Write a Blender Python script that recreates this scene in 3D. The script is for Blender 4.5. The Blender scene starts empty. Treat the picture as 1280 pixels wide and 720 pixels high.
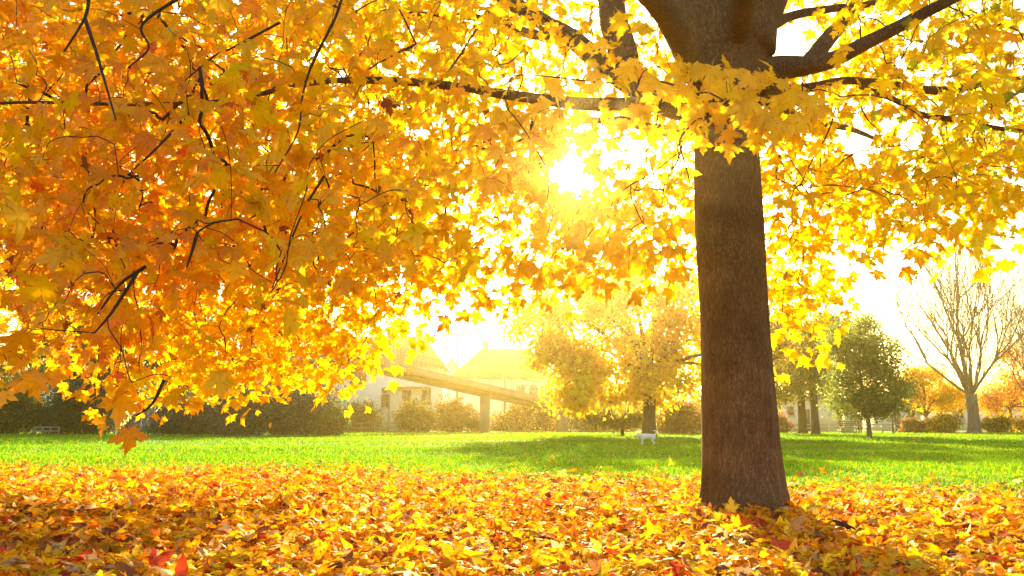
import bpy, math, random
import numpy as np
from mathutils import Vector
R = math.radians
rng = np.random.default_rng(7)
random.seed(7)
SC = bpy.context.scene
COL = SC.collection

# ------------------------------------------------------------------ camera
F = 1004.0; PITCH = R(9.5); CAMH = 0.8
cd = bpy.data.cameras.new('camera'); cam = bpy.data.objects.new('camera', cd); COL.objects.link(cam)
cam.location = (0, 0, CAMH); cam.rotation_euler = (R(90) + PITCH, 0, 0)
cd.sensor_width = 36; cd.lens = 36 * F / 1280; cd.clip_end = 2000; cd.clip_start = .05
cd.dof.use_dof = True; cd.dof.focus_distance = 8.0; cd.dof.aperture_fstop = 9.0
SC.camera = cam

def ray(px, py):
    u = (px - 640) / F; v = (360 - py) / F
    return np.array([u, math.cos(PITCH) - math.sin(PITCH) * v, math.sin(PITCH) + math.cos(PITCH) * v])
def at(px, py, Y):
    d = ray(px, py); d = d / d[1] * Y
    return np.array([d[0], Y, CAMH + d[2]])
def gnd(px, py):
    d = ray(px, py); t = -CAMH / d[2]
    return np.array([d[0] * t, d[1] * t, 0.0])
def xat(px, Y): return at(px, 530, Y)[0]
def zat(py, Y): return at(640, py, Y)[2]

# ------------------------------------------------------------------ light
sd = ray(714, 214); sd = sd / np.linalg.norm(sd)
EL = math.asin(sd[2]); AZ = math.atan2(sd[0], sd[1])
w = bpy.data.worlds.new('World'); SC.world = w; w.use_nodes = True
nt = w.node_tree; bg = nt.nodes['Background']
sky = nt.nodes.new('ShaderNodeTexSky'); sky.sky_type = 'NISHITA'; sky.sun_disc = False
sky.sun_elevation = EL; sky.sun_rotation = AZ; sky.air_density = 1.2; sky.dust_density = 3.5; sky.ozone_density = 1.0
wb = nt.nodes.new('ShaderNodeVectorMath'); wb.operation = 'MULTIPLY'; wb.inputs[1].default_value = (1.02, .96, .80)   # warm white balance
nt.links.new(sky.outputs[0], wb.inputs[0]); nt.links.new(wb.outputs[0], bg.inputs[0]); bg.inputs[1].default_value = 0.10
sl = bpy.data.lights.new('sun', 'SUN'); sun = bpy.data.objects.new('sun', sl); COL.objects.link(sun)
sl.energy = 5.0; sl.angle = R(0.53); sl.color = (1, .78, .42)
sun.rotation_euler = Vector((-sd[0], -sd[1], -sd[2])).to_track_quat('-Z', 'Y').to_euler()
vs = SC.view_settings; vs.view_transform = 'Standard'; vs.look = 'None'; vs.gamma = 1; vs.use_curve_mapping = False
vs.exposure = 2.12
cy = SC.cycles
cy.use_denoising = True; cy.max_bounces = 10; cy.transmission_bounces = 8; cy.diffuse_bounces = 8
cy.volume_bounces = 1; cy.sample_clamp_indirect = 6; cy.caustics_reflective = False; cy.caustics_refractive = False
HAZE_D, HAZE_G, HAZE_C = 0.0010, 0.91, (1.0, .80, .27)

# ------------------------------------------------------------------ helpers
def tag(o, label=None, cat=None, group=None, kind=None):
    if label: o['label'] = label
    if cat: o['category'] = cat
    if group: o['group'] = group
    if kind: o['kind'] = kind
    return o
def empty(name, loc, label, cat, group=None, rz=0):
    o = bpy.data.objects.new(name, None); COL.objects.link(o); o.location = loc; o.rotation_euler = (0, 0, rz)
    o.empty_display_size = .2
    return tag(o, label, cat, group)
def link(name, me, parent=None, world=True):
    o = bpy.data.objects.new(name, me); COL.objects.link(o)
    if parent is not None:
        o.parent = parent
        if world:
            p = parent; loc = Vector((0, 0, 0))
            while p is not None: loc += Vector(p.location); p = p.parent
            o.location = -loc
    return o
def raw_mesh(name, V, faces_flat, counts, mat, col=None, smooth=False):
    """V (n,3), faces_flat loop vertex indices, counts loops per face"""
    me = bpy.data.meshes.new(name)
    V = np.asarray(V, dtype=np.float32)
    ff = np.asarray(faces_flat, dtype=np.int32); ct = np.asarray(counts, dtype=np.int32)
    me.vertices.add(len(V)); me.vertices.foreach_set('co', V.ravel())
    me.loops.add(len(ff)); me.loops.foreach_set('vertex_index', ff)
    me.polygons.add(len(ct))
    st = np.concatenate([[0], np.cumsum(ct)[:-1]]).astype(np.int32)
    me.polygons.foreach_set('loop_start', st); me.polygons.foreach_set('loop_total', ct)
    if smooth: me.polygons.foreach_set('use_smooth', np.ones(len(ct), dtype=bool))
    if col is not None:
        a = me.color_attributes.new('Col', 'FLOAT_COLOR', 'POINT')
        c = np.ones((len(V), 4), dtype=np.float32); c[:, :3] = col
        a.data.foreach_set('color', c.ravel())
    me.update(calc_edges=True); me.validate()
    me.materials.append(mat)
    return me

class MB:
    """collects solids into one mesh"""
    def __init__(s): s.v = []; s.f = []
    def add(s, V, Fc):
        b = len(s.v); s.v += [tuple(map(float, p)) for p in V]; s.f += [tuple(i + b for i in f) for f in Fc]
    def box(s, x0, x1, y0, y1, z0, z1, M=None):
        V = [(x, y, z) for z in (z0, z1) for y in (y0, y1) for x in (x0, x1)]
        if M is not None: V = [M(p) for p in V]
        s.add(V, [(0, 2, 3, 1), (4, 5, 7, 6), (0, 1, 5, 4), (2, 6, 7, 3), (0, 4, 6, 2), (1, 3, 7, 5)])
        return s
    def tube(s, pts, rad, n=8, cap=True):
        pts = np.asarray(pts, float); m = len(pts)
        rad = np.broadcast_to(np.asarray(rad, float), (m,))
        t = np.gradient(pts, axis=0); t /= np.linalg.norm(t, axis=1)[:, None] + 1e-9
        a = np.cross(t[0], [0, 0, 1.]);
        if np.linalg.norm(a) < .1: a = np.cross(t[0], [1., 0, 0])
        a /= np.linalg.norm(a); V = []
        for i in range(m):
            a = a - t[i] * np.dot(a, t[i]); a /= np.linalg.norm(a) + 1e-9
            b = np.cross(t[i], a)
            for k in range(n):
                th = 2 * math.pi * k / n
                V.append(pts[i] + rad[i] * (math.cos(th) * a + math.sin(th) * b))
        Fc = [(i * n + k, i * n + (k + 1) % n, (i + 1) * n + (k + 1) % n, (i + 1) * n + k) for i in range(m - 1) for k in range(n)]
        if cap: Fc += [tuple(range(n))[::-1], tuple((m - 1) * n + k for k in range(n))]
        s.add(V, Fc); return s
    def prism(s, poly, axis_vec):
        """poly: list of 3D points, extruded by axis_vec"""
        n = len(poly); a = np.asarray(axis_vec, float)
        V = [np.asarray(p, float) for p in poly] + [np.asarray(p, float) + a for p in poly]
        s.add(V, [tuple(range(n))[::-1], tuple(range(n, 2 * n))] + [(i, (i + 1) % n, n + (i + 1) % n, n + i) for i in range(n)])
        return s
    def build(s, name, mat, parent=None, smooth=False, world=True):
        ct = [len(f) for f in s.f]; ff = [i for f in s.f for i in f]
        me = raw_mesh(name, s.v, ff, ct, mat, smooth=smooth)
        return link(name, me, parent, world)

def smoothpath(P, n=6):
    P = np.asarray(P, float); out = []
    Q = np.vstack([2 * P[0] - P[1], P, 2 * P[-1] - P[-2]])
    for i in range(1, len(Q) - 2):
        for k in range(n):
            t = k / n; p0, p1, p2, p3 = Q[i - 1], Q[i], Q[i + 1], Q[i + 2]
            out.append(.5 * ((2 * p1) + (-p0 + p2) * t + (2 * p0 - 5 * p1 + 4 * p2 - p3) * t * t + (-p0 + 3 * p1 - 3 * p2 + p3) * t ** 3))
    out.append(P[-1]); return np.array(out)

# ------------------------------------------------------------------ materials
def new_mat(name):
    m = bpy.data.materials.new(name); m.use_nodes = True
    return m, m.node_tree, m.node_tree.nodes['Principled BSDF']
def N(nt, typ, **kw):
    n = nt.nodes.new(typ)
    for k, v in kw.items(): setattr(n, k, v)
    return n
def simple(name, c, rough=.7, var=.25, scale=3.0, bump=.0, metal=0, spec=.3, stretch=(1, 1, 1)):
    m, nt, p = new_mat(name)
    tc = N(nt, 'ShaderNodeTexCoord'); mp = N(nt, 'ShaderNodeMapping'); mp.inputs['Scale'].default_value = stretch
    nz = N(nt, 'ShaderNodeTexNoise'); nz.inputs['Scale'].default_value = scale; nz.inputs['Detail'].default_value = 8
    nt.links.new(tc.outputs['Object'], mp.inputs[0]); nt.links.new(mp.outputs[0], nz.inputs['Vector'])
    rp = N(nt, 'ShaderNodeValToRGB')
    rp.color_ramp.elements[0].position = .3; rp.color_ramp.elements[1].position = .7
    rp.color_ramp.elements[0].color = tuple(x * (1 - var) for x in c) + (1,)
    rp.color_ramp.elements[1].color = tuple(min(1, x * (1 + var)) for x in c) + (1,)
    nt.links.new(nz.outputs[0], rp.inputs[0]); nt.links.new(rp.outputs[0], p.inputs['Base Color'])
    p.inputs['Roughness'].default_value = rough; p.inputs['Metallic'].default_value = metal
    p.inputs['Specular IOR Level'].default_value = spec
    if bump:
        b = N(nt, 'ShaderNodeBump'); b.inputs['Strength'].default_value = bump; b.inputs['Distance'].default_value = .02
        nt.links.new(nz.outputs[0], b.inputs['Height']); nt.links.new(b.outputs[0], p.inputs['Normal'])
    return m
def leafmat(name, trans=.55, gloss=.06, veins=False, spots=.68, rough=.45):
    """thin leaf: diffuse front, light passing through, a little wax gloss; colour from the leaf's own attribute"""
    m = bpy.data.materials.new(name); m.use_nodes = True; nt = m.node_tree; nt.nodes.clear()
    out = N(nt, 'ShaderNodeOutputMaterial'); at_ = N(nt, 'ShaderNodeVertexColor', layer_name='Col')
    nz = N(nt, 'ShaderNodeTexNoise'); nz.inputs['Scale'].default_value = 30; nz.inputs['Detail'].default_value = 4
    mp = N(nt, 'ShaderNodeMapRange'); mp.inputs[1].default_value = .3; mp.inputs[2].default_value = .7; mp.inputs[3].default_value = .78; mp.inputs[4].default_value = 1.12
    nt.links.new(nz.outputs[0], mp.inputs[0])
    mu = N(nt, 'ShaderNodeVectorMath', operation='SCALE'); nt.links.new(at_.outputs[0], mu.inputs[0]); nt.links.new(mp.outputs[0], mu.inputs['Scale'])
    if veins:
        la = N(nt, 'ShaderNodeAttribute', attribute_name='lc'); sx = N(nt, 'ShaderNodeSeparateXYZ'); nt.links.new(la.outputs['Vector'], sx.inputs[0])
        ab = N(nt, 'ShaderNodeMath', operation='ABSOLUTE'); nt.links.new(sx.outputs[0], ab.inputs[0])
        cur = None
        for ang in (0.0, R(54), R(103)):      # distance to the midrib and the lobe veins
            p1 = N(nt, 'ShaderNodeMath', operation='MULTIPLY'); p1.inputs[1].default_value = math.cos(ang); nt.links.new(ab.outputs[0], p1.inputs[0])
            p2 = N(nt, 'ShaderNodeMath', operation='MULTIPLY_ADD'); p2.inputs[1].default_value = -math.sin(ang); nt.links.new(sx.outputs[1], p2.inputs[0]); nt.links.new(p1.outputs[0], p2.inputs[2])
            p3 = N(nt, 'ShaderNodeMath', operation='ABSOLUTE'); nt.links.new(p2.outputs[0], p3.inputs[0])
            if cur is None: cur = p3
            else:
                mn = N(nt, 'ShaderNodeMath', operation='MINIMUM'); nt.links.new(cur.outputs[0], mn.inputs[0]); nt.links.new(p3.outputs[0], mn.inputs[1]); cur = mn
        vm = N(nt, 'ShaderNodeMapRange'); vm.inputs[1].default_value = .010; vm.inputs[2].default_value = .035; vm.inputs[3].default_value = .75; vm.inputs[4].default_value = 0
        nt.links.new(cur.outputs[0], vm.inputs[0])
        v1 = N(nt, 'ShaderNodeMix', data_type='RGBA', blend_type='MULTIPLY'); v1.inputs[7].default_value = (.93, .78, .7, 1)
        nt.links.new(vm.outputs[0], v1.inputs[0]); nt.links.new(mu.outputs[0], v1.inputs[6])
        bn = N(nt, 'ShaderNodeTexNoise'); bn.inputs['Scale'].default_value = 3.2; bn.inputs['Detail'].default_value = 5; nt.links.new(la.outputs['Vector'], bn.inputs['Vector'])
        bm = N(nt, 'ShaderNodeMapRange'); bm.inputs[1].default_value = spots - .06; bm.inputs[2].default_value = spots + .03; bm.inputs[4].default_value = .85; nt.links.new(bn.outputs[0], bm.inputs[0])
        v2 = N(nt, 'ShaderNodeMix', data_type='RGBA', blend_type='MULTIPLY'); v2.inputs[7].default_value = (.42, .26, .3, 1)
        nt.links.new(bm.outputs[0], v2.inputs[0]); nt.links.new(v1.outputs[2], v2.inputs[6])
        class _O: outputs = [v2.outputs[2]]
        mu = _O
    # transmitted light is more saturated than reflected light
    gm = N(nt, 'ShaderNodeGamma'); gm.inputs[1].default_value = 1.08; nt.links.new(mu.outputs[0], gm.inputs[0])
    d = N(nt, 'ShaderNodeBsdfDiffuse'); t = N(nt, 'ShaderNodeBsdfTranslucent'); g = N(nt, 'ShaderNodeBsdfGlossy'); g.inputs['Roughness'].default_value = rough
    g.inputs['Color'].default_value = (1, 1, 1, 1)
    nt.links.new(mu.outputs[0], d.inputs[0]); nt.links.new(gm.outputs[0], t.inputs[0])
    x = N(nt, 'ShaderNodeMixShader'); x.inputs[0].default_value = trans
    nt.links.new(d.outputs[0], x.inputs[1]); nt.links.new(t.outputs[0], x.inputs[2])
    y = N(nt, 'ShaderNodeMixShader'); y.inputs[0].default_value = gloss
    nt.links.new(x.outputs[0], y.inputs[1]); nt.links.new(g.outputs[0], y.inputs[2])
    nt.links.new(y.outputs[0], out.inputs[0])
    return m
def barkmat(name, c1, c2, sc=9, bump=.8, moss=None):
    m, nt, p = new_mat(name)
    tc = N(nt, 'ShaderNodeTexCoord'); mp = N(nt, 'ShaderNodeMapping'); mp.inputs['Scale'].default_value = (1, 1, .16)
    nt.links.new(tc.outputs['Object'], mp.inputs[0])
    vo = N(nt, 'ShaderNodeTexVoronoi', feature='DISTANCE_TO_EDGE'); vo.inputs['Scale'].default_value = sc * 3.2
    nz = N(nt, 'ShaderNodeTexNoise'); nz.inputs['Scale'].default_value = sc * 2; nz.inputs['Detail'].default_value = 10; nz.inputs['Roughness'].default_value = .7
    ad = N(nt, 'ShaderNodeVectorMath', operation='ADD'); sc_ = N(nt, 'ShaderNodeVectorMath', operation='SCALE'); sc_.inputs['Scale'].default_value = .12
    nt.links.new(mp.outputs[0], nz.inputs['Vector']); nt.links.new(nz.outputs['Color'], sc_.inputs[0])
    nt.links.new(mp.outputs[0], ad.inputs[0]); nt.links.new(sc_.outputs[0], ad.inputs[1]); nt.links.new(ad.outputs[0], vo.inputs['Vector'])
    big = N(nt, 'ShaderNodeTexNoise'); big.inputs['Scale'].default_value = 2.2; big.inputs['Detail'].default_value = 5; nt.links.new(tc.outputs['Object'], big.inputs['Vector'])
    fine = N(nt, 'ShaderNodeTexNoise'); fine.inputs['Scale'].default_value = 70; fine.inputs['Detail'].default_value = 6; nt.links.new(tc.outputs['Object'], fine.inputs['Vector'])
    m1 = N(nt, 'ShaderNodeMath', operation='MULTIPLY'); m1.use_clamp = True; m1.inputs[1].default_value = 3.5; nt.links.new(vo.outputs['Distance'], m1.inputs[0])
    m2 = N(nt, 'ShaderNodeMath', operation='MULTIPLY_ADD'); m2.inputs[1].default_value = .45; nt.links.new(m1.outputs[0], m2.inputs[0])
    m3 = N(nt, 'ShaderNodeMath', operation='MULTIPLY'); m3.inputs[1].default_value = .35; nt.links.new(nz.outputs[0], m3.inputs[0]); nt.links.new(m3.outputs[0], m2.inputs[2])
    m4 = N(nt, 'ShaderNodeMath', operation='MULTIPLY_ADD'); m4.inputs[1].default_value = .35; nt.links.new(fine.outputs[0], m4.inputs[0]); nt.links.new(m2.outputs[0], m4.inputs[2])
    rp = N(nt, 'ShaderNodeValToRGB'); rp.color_ramp.elements[0].position = .25; rp.color_ramp.elements[1].position = .85
    rp.color_ramp.elements[0].color = c1 + (1,); rp.color_ramp.elements[1].color = c2 + (1,)
    nt.links.new(m4.outputs[0], rp.inputs[0])
    mr = N(nt, 'ShaderNodeMapRange'); mr.inputs[1].default_value = .3; mr.inputs[2].default_value = .7; mr.inputs[3].default_value = .65; mr.inputs[4].default_value = 1.25
    nt.links.new(big.outputs[0], mr.inputs[0])
    mx = N(nt, 'ShaderNodeVectorMath', operation='SCALE'); nt.links.new(rp.outputs[0], mx.inputs[0]); nt.links.new(mr.outputs[0], mx.inputs['Scale'])
    nt.links.new(mx.outputs[0], p.inputs['Base Color']); p.inputs['Roughness'].default_value = .85; p.inputs['Specular IOR Level'].default_value = .2
    b = N(nt, 'ShaderNodeBump'); b.inputs['Strength'].default_value = bump; b.inputs['Distance'].default_value = .025
    nt.links.new(m4.outputs[0], b.inputs['Height']); nt.links.new(b.outputs[0], p.inputs['Normal'])
    return m

M = {}
M['leaf'] = leafmat('maple_leaf', .64, .02, True, .70)
M['litter'] = leafmat('fallen_leaf', .45, .02, True, .62)
M['foliage'] = leafmat('far_foliage', .68, .02)
M['grass'] = leafmat('grass_blade', .55, .015)
M['bark'] = barkmat('maple_bark', (.05, .027, .015), (.29, .175, .10), sc=16, bump=.7)
M['bark_far'] = simple('far_bark', (.10, .075, .055), .9, .4, 12, .4, stretch=(1, 1, .2))
M['bark_grey'] = simple('grey_bark', (.17, .145, .12), .9, .35, 10, .4, stretch=(1, 1, .2))
M['twig'] = simple('twig_bark', (.055, .035, .025), .8, .3, 20)
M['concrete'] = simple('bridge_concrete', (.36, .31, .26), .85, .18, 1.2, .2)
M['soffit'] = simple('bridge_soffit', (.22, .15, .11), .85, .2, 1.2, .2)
M['white_wall'] = simple('white_render', (.82, .81, .80), .85, .08, .8)
M['roof'] = simple('roof_tile', (.20, .11, .085), .8, .25, 6, .3)
M['roof_red'] = simple('red_roof_tile', (.28, .08, .06), .8, .25, 6, .3)
M['glass'] = simple('window_glass', (.05, .06, .07), .15, .1, 1, spec=.6)
M['frame'] = simple('window_frame', (.55, .52, .50), .5, .1, 3)
M['dark_frame'] = simple('dark_frame', (.10, .085, .09), .5, .1, 3)
M['metal'] = simple('galvanised_metal', (.30, .30, .30), .5, .15, 8, metal=.6)
M['wood'] = simple('weathered_wood', (.23, .17, .12), .8, .3, 6, .3, stretch=(1, 1, 5))
M['pale_wood'] = simple('pale_rail', (.5, .46, .42), .8, .15, 6)
M['step'] = simple('stair_concrete', (.20, .17, .16), .85, .25, 5, .2)
M['path'] = simple('stone_slab', (.42, .38, .36), .9, .2, 4, .3)
M['fur'] = simple('white_fur', (.80, .78, .74), .9, .08, 30, .8)
M['nose'] = simple('black_nose', (.03, .03, .03), .5, .1, 10)
M['cabinet'] = simple('cabinet_paint', (.62, .60, .60), .6, .1, 5)

# ground: lawn and, under the tree, soil with rotted leaves
def groundmat():
    m, nt, p = new_mat('lawn_and_soil')
    tc = N(nt, 'ShaderNodeTexCoord')
    n1 = N(nt, 'ShaderNodeTexNoise'); n1.inputs['Scale'].default_value = 1.3; n1.inputs['Detail'].default_value = 10; n1.inputs['Roughness'].default_value = .65
    n2 = N(nt, 'ShaderNodeTexNoise'); n2.inputs['Scale'].default_value = 45; n2.inputs['Detail'].default_value = 6
    n3 = N(nt, 'ShaderNodeTexNoise'); n3.inputs['Scale'].default_value = .16; n3.inputs['Detail'].default_value = 5
    for n in (n1, n2, n3): nt.links.new(tc.outputs['Object'], n.inputs['Vector'])
    g = N(nt, 'ShaderNodeValToRGB'); e = g.color_ramp.elements
    e[0].position = .32; e[0].color = (.04, .12, .004, 1); e[1].position = .68; e[1].color = (.12, .26, .006, 1)
    x = e.new(.5); x.color = (.07, .18, .005, 1)
    ad = N(nt, 'ShaderNodeMath', operation='MULTIPLY_ADD'); ad.inputs[1].default_value = .5; nt.links.new(n1.outputs[0], ad.inputs[0])
    a2 = N(nt, 'ShaderNodeMath', operation='MULTIPLY'); a2.inputs[1].default_value = .5; nt.links.new(n2.outputs[0], a2.inputs[0]); nt.links.new(a2.outputs[0], ad.inputs[2])
    nt.links.new(ad.outputs[0], g.inputs[0])
    s = N(nt, 'ShaderNodeValToRGB'); s.color_ramp.elements[0].position = .35; s.color_ramp.elements[0].color = (.05, .02, .008, 1)
    s.color_ramp.elements[1].position = .65; s.color_ramp.elements[1].color = (.30, .13, .02, 1); nt.links.new(n2.outputs[0], s.inputs[0])
    at_ = N(nt, 'ShaderNodeVertexColor', layer_name='Col')
    sp = N(nt, 'ShaderNodeSeparateColor'); nt.links.new(at_.outputs[0], sp.inputs[0])
    mx = N(nt, 'ShaderNodeMix', data_type='RGBA'); nt.links.new(sp.outputs[0], mx.inputs[0]); nt.links.new(g.outputs[0], mx.inputs[6]); nt.links.new(s.outputs[0], mx.inputs[7])
    nt.links.new(mx.outputs[2], p.inputs['Base Color']); p.inputs['Roughness'].default_value = .95; p.inputs['Specular IOR Level'].default_value = .1
    b = N(nt, 'ShaderNodeBump'); b.inputs['Strength'].default_value = .8; b.inputs['Distance'].default_value = .04
    nt.links.new(n2.outputs[0], b.inputs['Height']); nt.links.new(b.outputs[0], p.inputs['Normal'])
    return m
M['ground'] = groundmat()

TRX, TRY = gnd(931, 642)[:2]
TRUNK_XY = np.array([TRX, TRY])

# value noise used for outlines and patches
_ph = rng.uniform(0, 6.28, (12, 3)); _fr = rng.normal(0, 1, (12, 3))
def vn(P, s=1.0):
    P = np.atleast_2d(P) * s; r = 0
    for i in range(12):
        r = r + np.sin(P @ _fr[i, :P.shape[1]] * (1 + i * .25) + _ph[i, 0]) / (1 + i * .25)
    return r / 3.2
EDGE_PX = [-400, 0, 400, 640, 870, 1000, 1280, 1700]; EDGE_Y = [15.3, 15.0, 13.8, 12.2, 10.8, 10.0, 8.7, 8.3]
def litter_cover(x, y):
    px = 640 + F * x / np.maximum(y, 2)
    e = np.interp(px, EDGE_PX, EDGE_Y) + vn(np.stack([x, y], -1), 1.1) * 1.2
    return 1 / (1 + np.exp((y - e + .6) / 1.0))
def gz(x, y):
    """height of the ground: nearly level, a low rise round the trunk, swells in the leaf bed"""
    d2 = (x - TRX) ** 2 + (y - TRY) ** 2
    return .02 * np.exp(-d2 / .8) + .018 * np.sin(x * 1.3 + y * .4) * np.exp(-(y / 18) ** 2) + .035 * np.sin(y * .9 + 1.7 * np.sin(x * .11) + x * .05) * np.clip((y - 14) / 8, 0, 1) * np.clip((55 - y) / 8, 0, 1)

# ------------------------------------------------------------------ ground
def build_ground():
    ys = np.concatenate([[-400, -100, -30, -10], np.arange(-5, 24, .5), np.arange(24, 60, 2), [62, 70, 85, 110, 160, 300, 700]])
    xs = np.concatenate([[-700, -250, -120, -60, -35, -25], np.arange(-20, 20.1, .5), [25, 35, 60, 120, 250, 700]])
    X, Yg = np.meshgrid(xs, ys); P = np.stack([X, Yg, gz(X, Yg)], -1).reshape(-1, 3)
    ny, nx = X.shape; i = np.arange(ny - 1)[:, None] * nx + np.arange(nx - 1)[None]
    Fc = np.stack([i, i + 1, i + nx + 1, i + nx], -1).reshape(-1)
    c = litter_cover(P[:, 0], P[:, 1]) * (np.abs(P[:, 0]) < 24)
    # browner patch of ground in front of the far maple
    q = (P[:, 0] - xat(800, 40)) ** 2 / 60 + (P[:, 1] - 33) ** 2 / 30
    c = np.maximum(c, .55 * np.exp(-q))
    me = raw_mesh('ground', P, Fc, np.full(len(Fc) // 4, 4), M['ground'], col=np.stack([c, c, c], -1), smooth=True)
    tag(link('ground', me), 'green park lawn running back to the houses', None, None, 'structure')
build_ground()

# ------------------------------------------------------------------ leaf geometry
HALF = [(0, 0), (.10, -.06), (.32, -.13), (.28, .00), (.42, .05), (.30, .15), (.50, .22), (.60, .30), (.78, .50), (.52, .49), (.44, .60), (.30, .52), (.20, .42), (.24, .62), (.30, .74), (.15, .76), (0, 1.05)]
HALF_LO = [(0, 0), (.34, -.12), (.28, .12), (.76, .48), (.42, .52), (.22, .44), (.27, .72), (0, 1.05)]
def template(half, petiole=True):
    pts = [(0, .30)] + half + [(-x, y) for x, y in reversed(half[1:-1])]
    n = len(pts) - 1; tris = [(0, 1 + i, 1 + (i + 1) % n) for i in range(n)]
    V = [(x, y, 0.) for x, y in pts]
    if petiole:
        b = len(V); V += [(-.012, .02, 0.), (.012, .02, 0.), (.010, -.30, -.03), (.012, -.62, -.12)]
        tris += [(b, b + 1, b + 2), (b, b + 2, b + 3)]
    return np.array(V), np.array(tris)
HALF_ML = [(0, 0), (.10, -.06), (.33, -.13), (.29, .04), (.50, .21), (.78, .50), (.46, .56), (.21, .43), (.29, .73), (0, 1.05)]
T_MIDLO = template(HALF_ML, False)
T_HI, T_MID, T_LO = template(HALF), template(HALF, False), template(HALF_LO, False)
QUAD = (np.array([(0, 0, 0), (.38, .42, .06), (0, 1, 0), (-.38, .42, .06)], float), np.array([(0, 1, 2), (0, 2, 3)]))
def unit(a): return a / (np.linalg.norm(a, axis=-1, keepdims=True) + 1e-9)
def leaf_mesh(name, C, tip, nrm, size, col, mat, T, fold=.25, curl=.25, edge=None):
    V0, tri = T; n = len(C); m = len(V0)
    tip = unit(tip); side = unit(np.cross(tip, nrm)); nr = np.cross(side, tip)
    fo = rng.normal(fold, abs(fold) * .5 + .05, n)[:, None]; cu = rng.normal(curl, abs(curl) * .8 + .08, n)[:, None]; tw = rng.normal(0, .18, n)[:, None]
    asym = rng.normal(1, .10, n)[:, None]
    x = V0[None, :, 0] * asym; y = V0[None, :, 1]
    z = V0[None, :, 2] - fo * np.abs(x) * .6 - cu * (y - .2) ** 2 + tw * x * y + rng.normal(0, .035, (n, m))
    P = C[:, None] + size[:, None, None] * (x[..., None] * side[:, None] + y[..., None] * tip[:, None] + z[..., None] * nr[:, None])
    ff = (tri[None] + (np.arange(n) * m)[:, None, None]).reshape(-1)
    c = np.repeat(col[:, None], m, 1); lc = np.stack([np.broadcast_to(V0[None, :, 0], (n, m)), np.broadcast_to(V0[None, :, 1], (n, m)), np.broadcast_to(rng.random(n)[:, None] * 50, (n, m))], -1) if m > 6 else None
    if edge is not None and m > 6:
        e = np.clip(np.hypot(V0[:, 0], V0[:, 1] - .3) * 1.25, 0, 1) ** 2
        c = c * (1 - e[None, :, None] * edge[:, None, None] * np.array([.12, .45, .6])[None, None])
    me = raw_mesh(name, P.reshape(-1, 3), ff, np.full(n * len(tri), 3), mat, col=np.clip(c.reshape(-1, 3), 0, 1))
    if lc is not None and len(me.vertices) == n * m:
        a = me.attributes.new('lc', 'FLOAT_VECTOR', 'POINT'); a.data.foreach_set('vector', lc.astype(np.float32).ravel())
    return me
def pick(pal, wts, n, jit=.12):
    pal = np.array(pal); k = rng.choice(len(pal), n, p=np.array(wts) / sum(wts))
    return np.clip(pal[k] * (1 + rng.normal(0, jit, (n, 1))) * (1 + rng.normal(0, jit * .4, (n, 3))), .001, .95)

# ------------------------------------------------------------------ leaf litter
LPAL = [(.95, .58, .012), (.94, .43, .008), (.88, .29, .008), (.75, .55, .28), (.28, .11, .04), (.60, .07, .02), (.62, .44, .06), (.90, .70, .38), (.95, .68, .02)]
LW = [32, 28, 15, 5, 7, 3.5, 1.5, 4.5, 16]
def build_litter():
    Cs = []; k = 0
    for (y0, y1, dens) in ((2.2, 5, 640), (5, 8, 500), (8, 11, 300), (11, 22, 190)):
        half = .6375 * y1 + 2.2; n = int((y1 - y0) * 2 * half * dens)
        x = rng.uniform(-half, half, n); y = rng.uniform(y0, y1, n)
        keep = (np.abs(x) < .6375 * y + 2.0) & (rng.random(n) < litter_cover(x, y) + .02 * np.clip((22 - y) / 8, 0, 1))
        keep &= np.hypot(x - TRX, y - TRY) > .36
        Cs.append(np.stack([x[keep], y[keep]], -1))
    P = np.concatenate(Cs); n = len(P); z = gz(P[:, 0], P[:, 1])
    cov = litter_cover(P[:, 0], P[:, 1])
    heap = .5 + .5 * vn(P, 2.3)
    zz = z + .008 + rng.random(n) ** 1.4 * (.03 + .08 * np.clip(heap, 0, 1)) * cov
    C = np.stack([P[:, 0], P[:, 1], zz], -1)
    th = rng.uniform(0, 2 * math.pi, n); up = rng.normal(0, .36, n) + (rng.random(n) < .035) * .8
    tip = np.stack([np.cos(th), np.sin(th), up], -1)
    nr = unit(np.stack([rng.normal(0, .6, n), rng.normal(0, .6, n), np.ones(n)], -1))
    size = rng.uniform(.048, .106, n) * (1 - .25 * (rng.random(n) < .3))
    col = pick(LPAL, LW, n, .15)
    wet = (vn(P + 9., 1.9) > .45) & (rng.random(n) < .24); col[wet] = pick([(.30, .12, .04), (.45, .18, .03), (.55, .36, .18)], [3, 3, 2], int(wet.sum()))
    C[:, 2] += size * .10 + np.abs(up) * size * .12
    for lo, hi, T, nm in ((0, 8, T_MID, 'near'), (8, 99, T_LO, 'far')):
        pass
    a = P[:, 1] < 8.0
    Vs = []
    me = leaf_mesh('leaf_litter', C, tip, nr, size, col, M['litter'], T_MIDLO, .5, .9, edge=rng.random(n))
    tag(link('leaf_litter', me), 'bed of fallen yellow, orange and brown maple leaves on the ground', 'leaves', None, 'stuff')
    print('litter', n)
build_litter()

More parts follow.
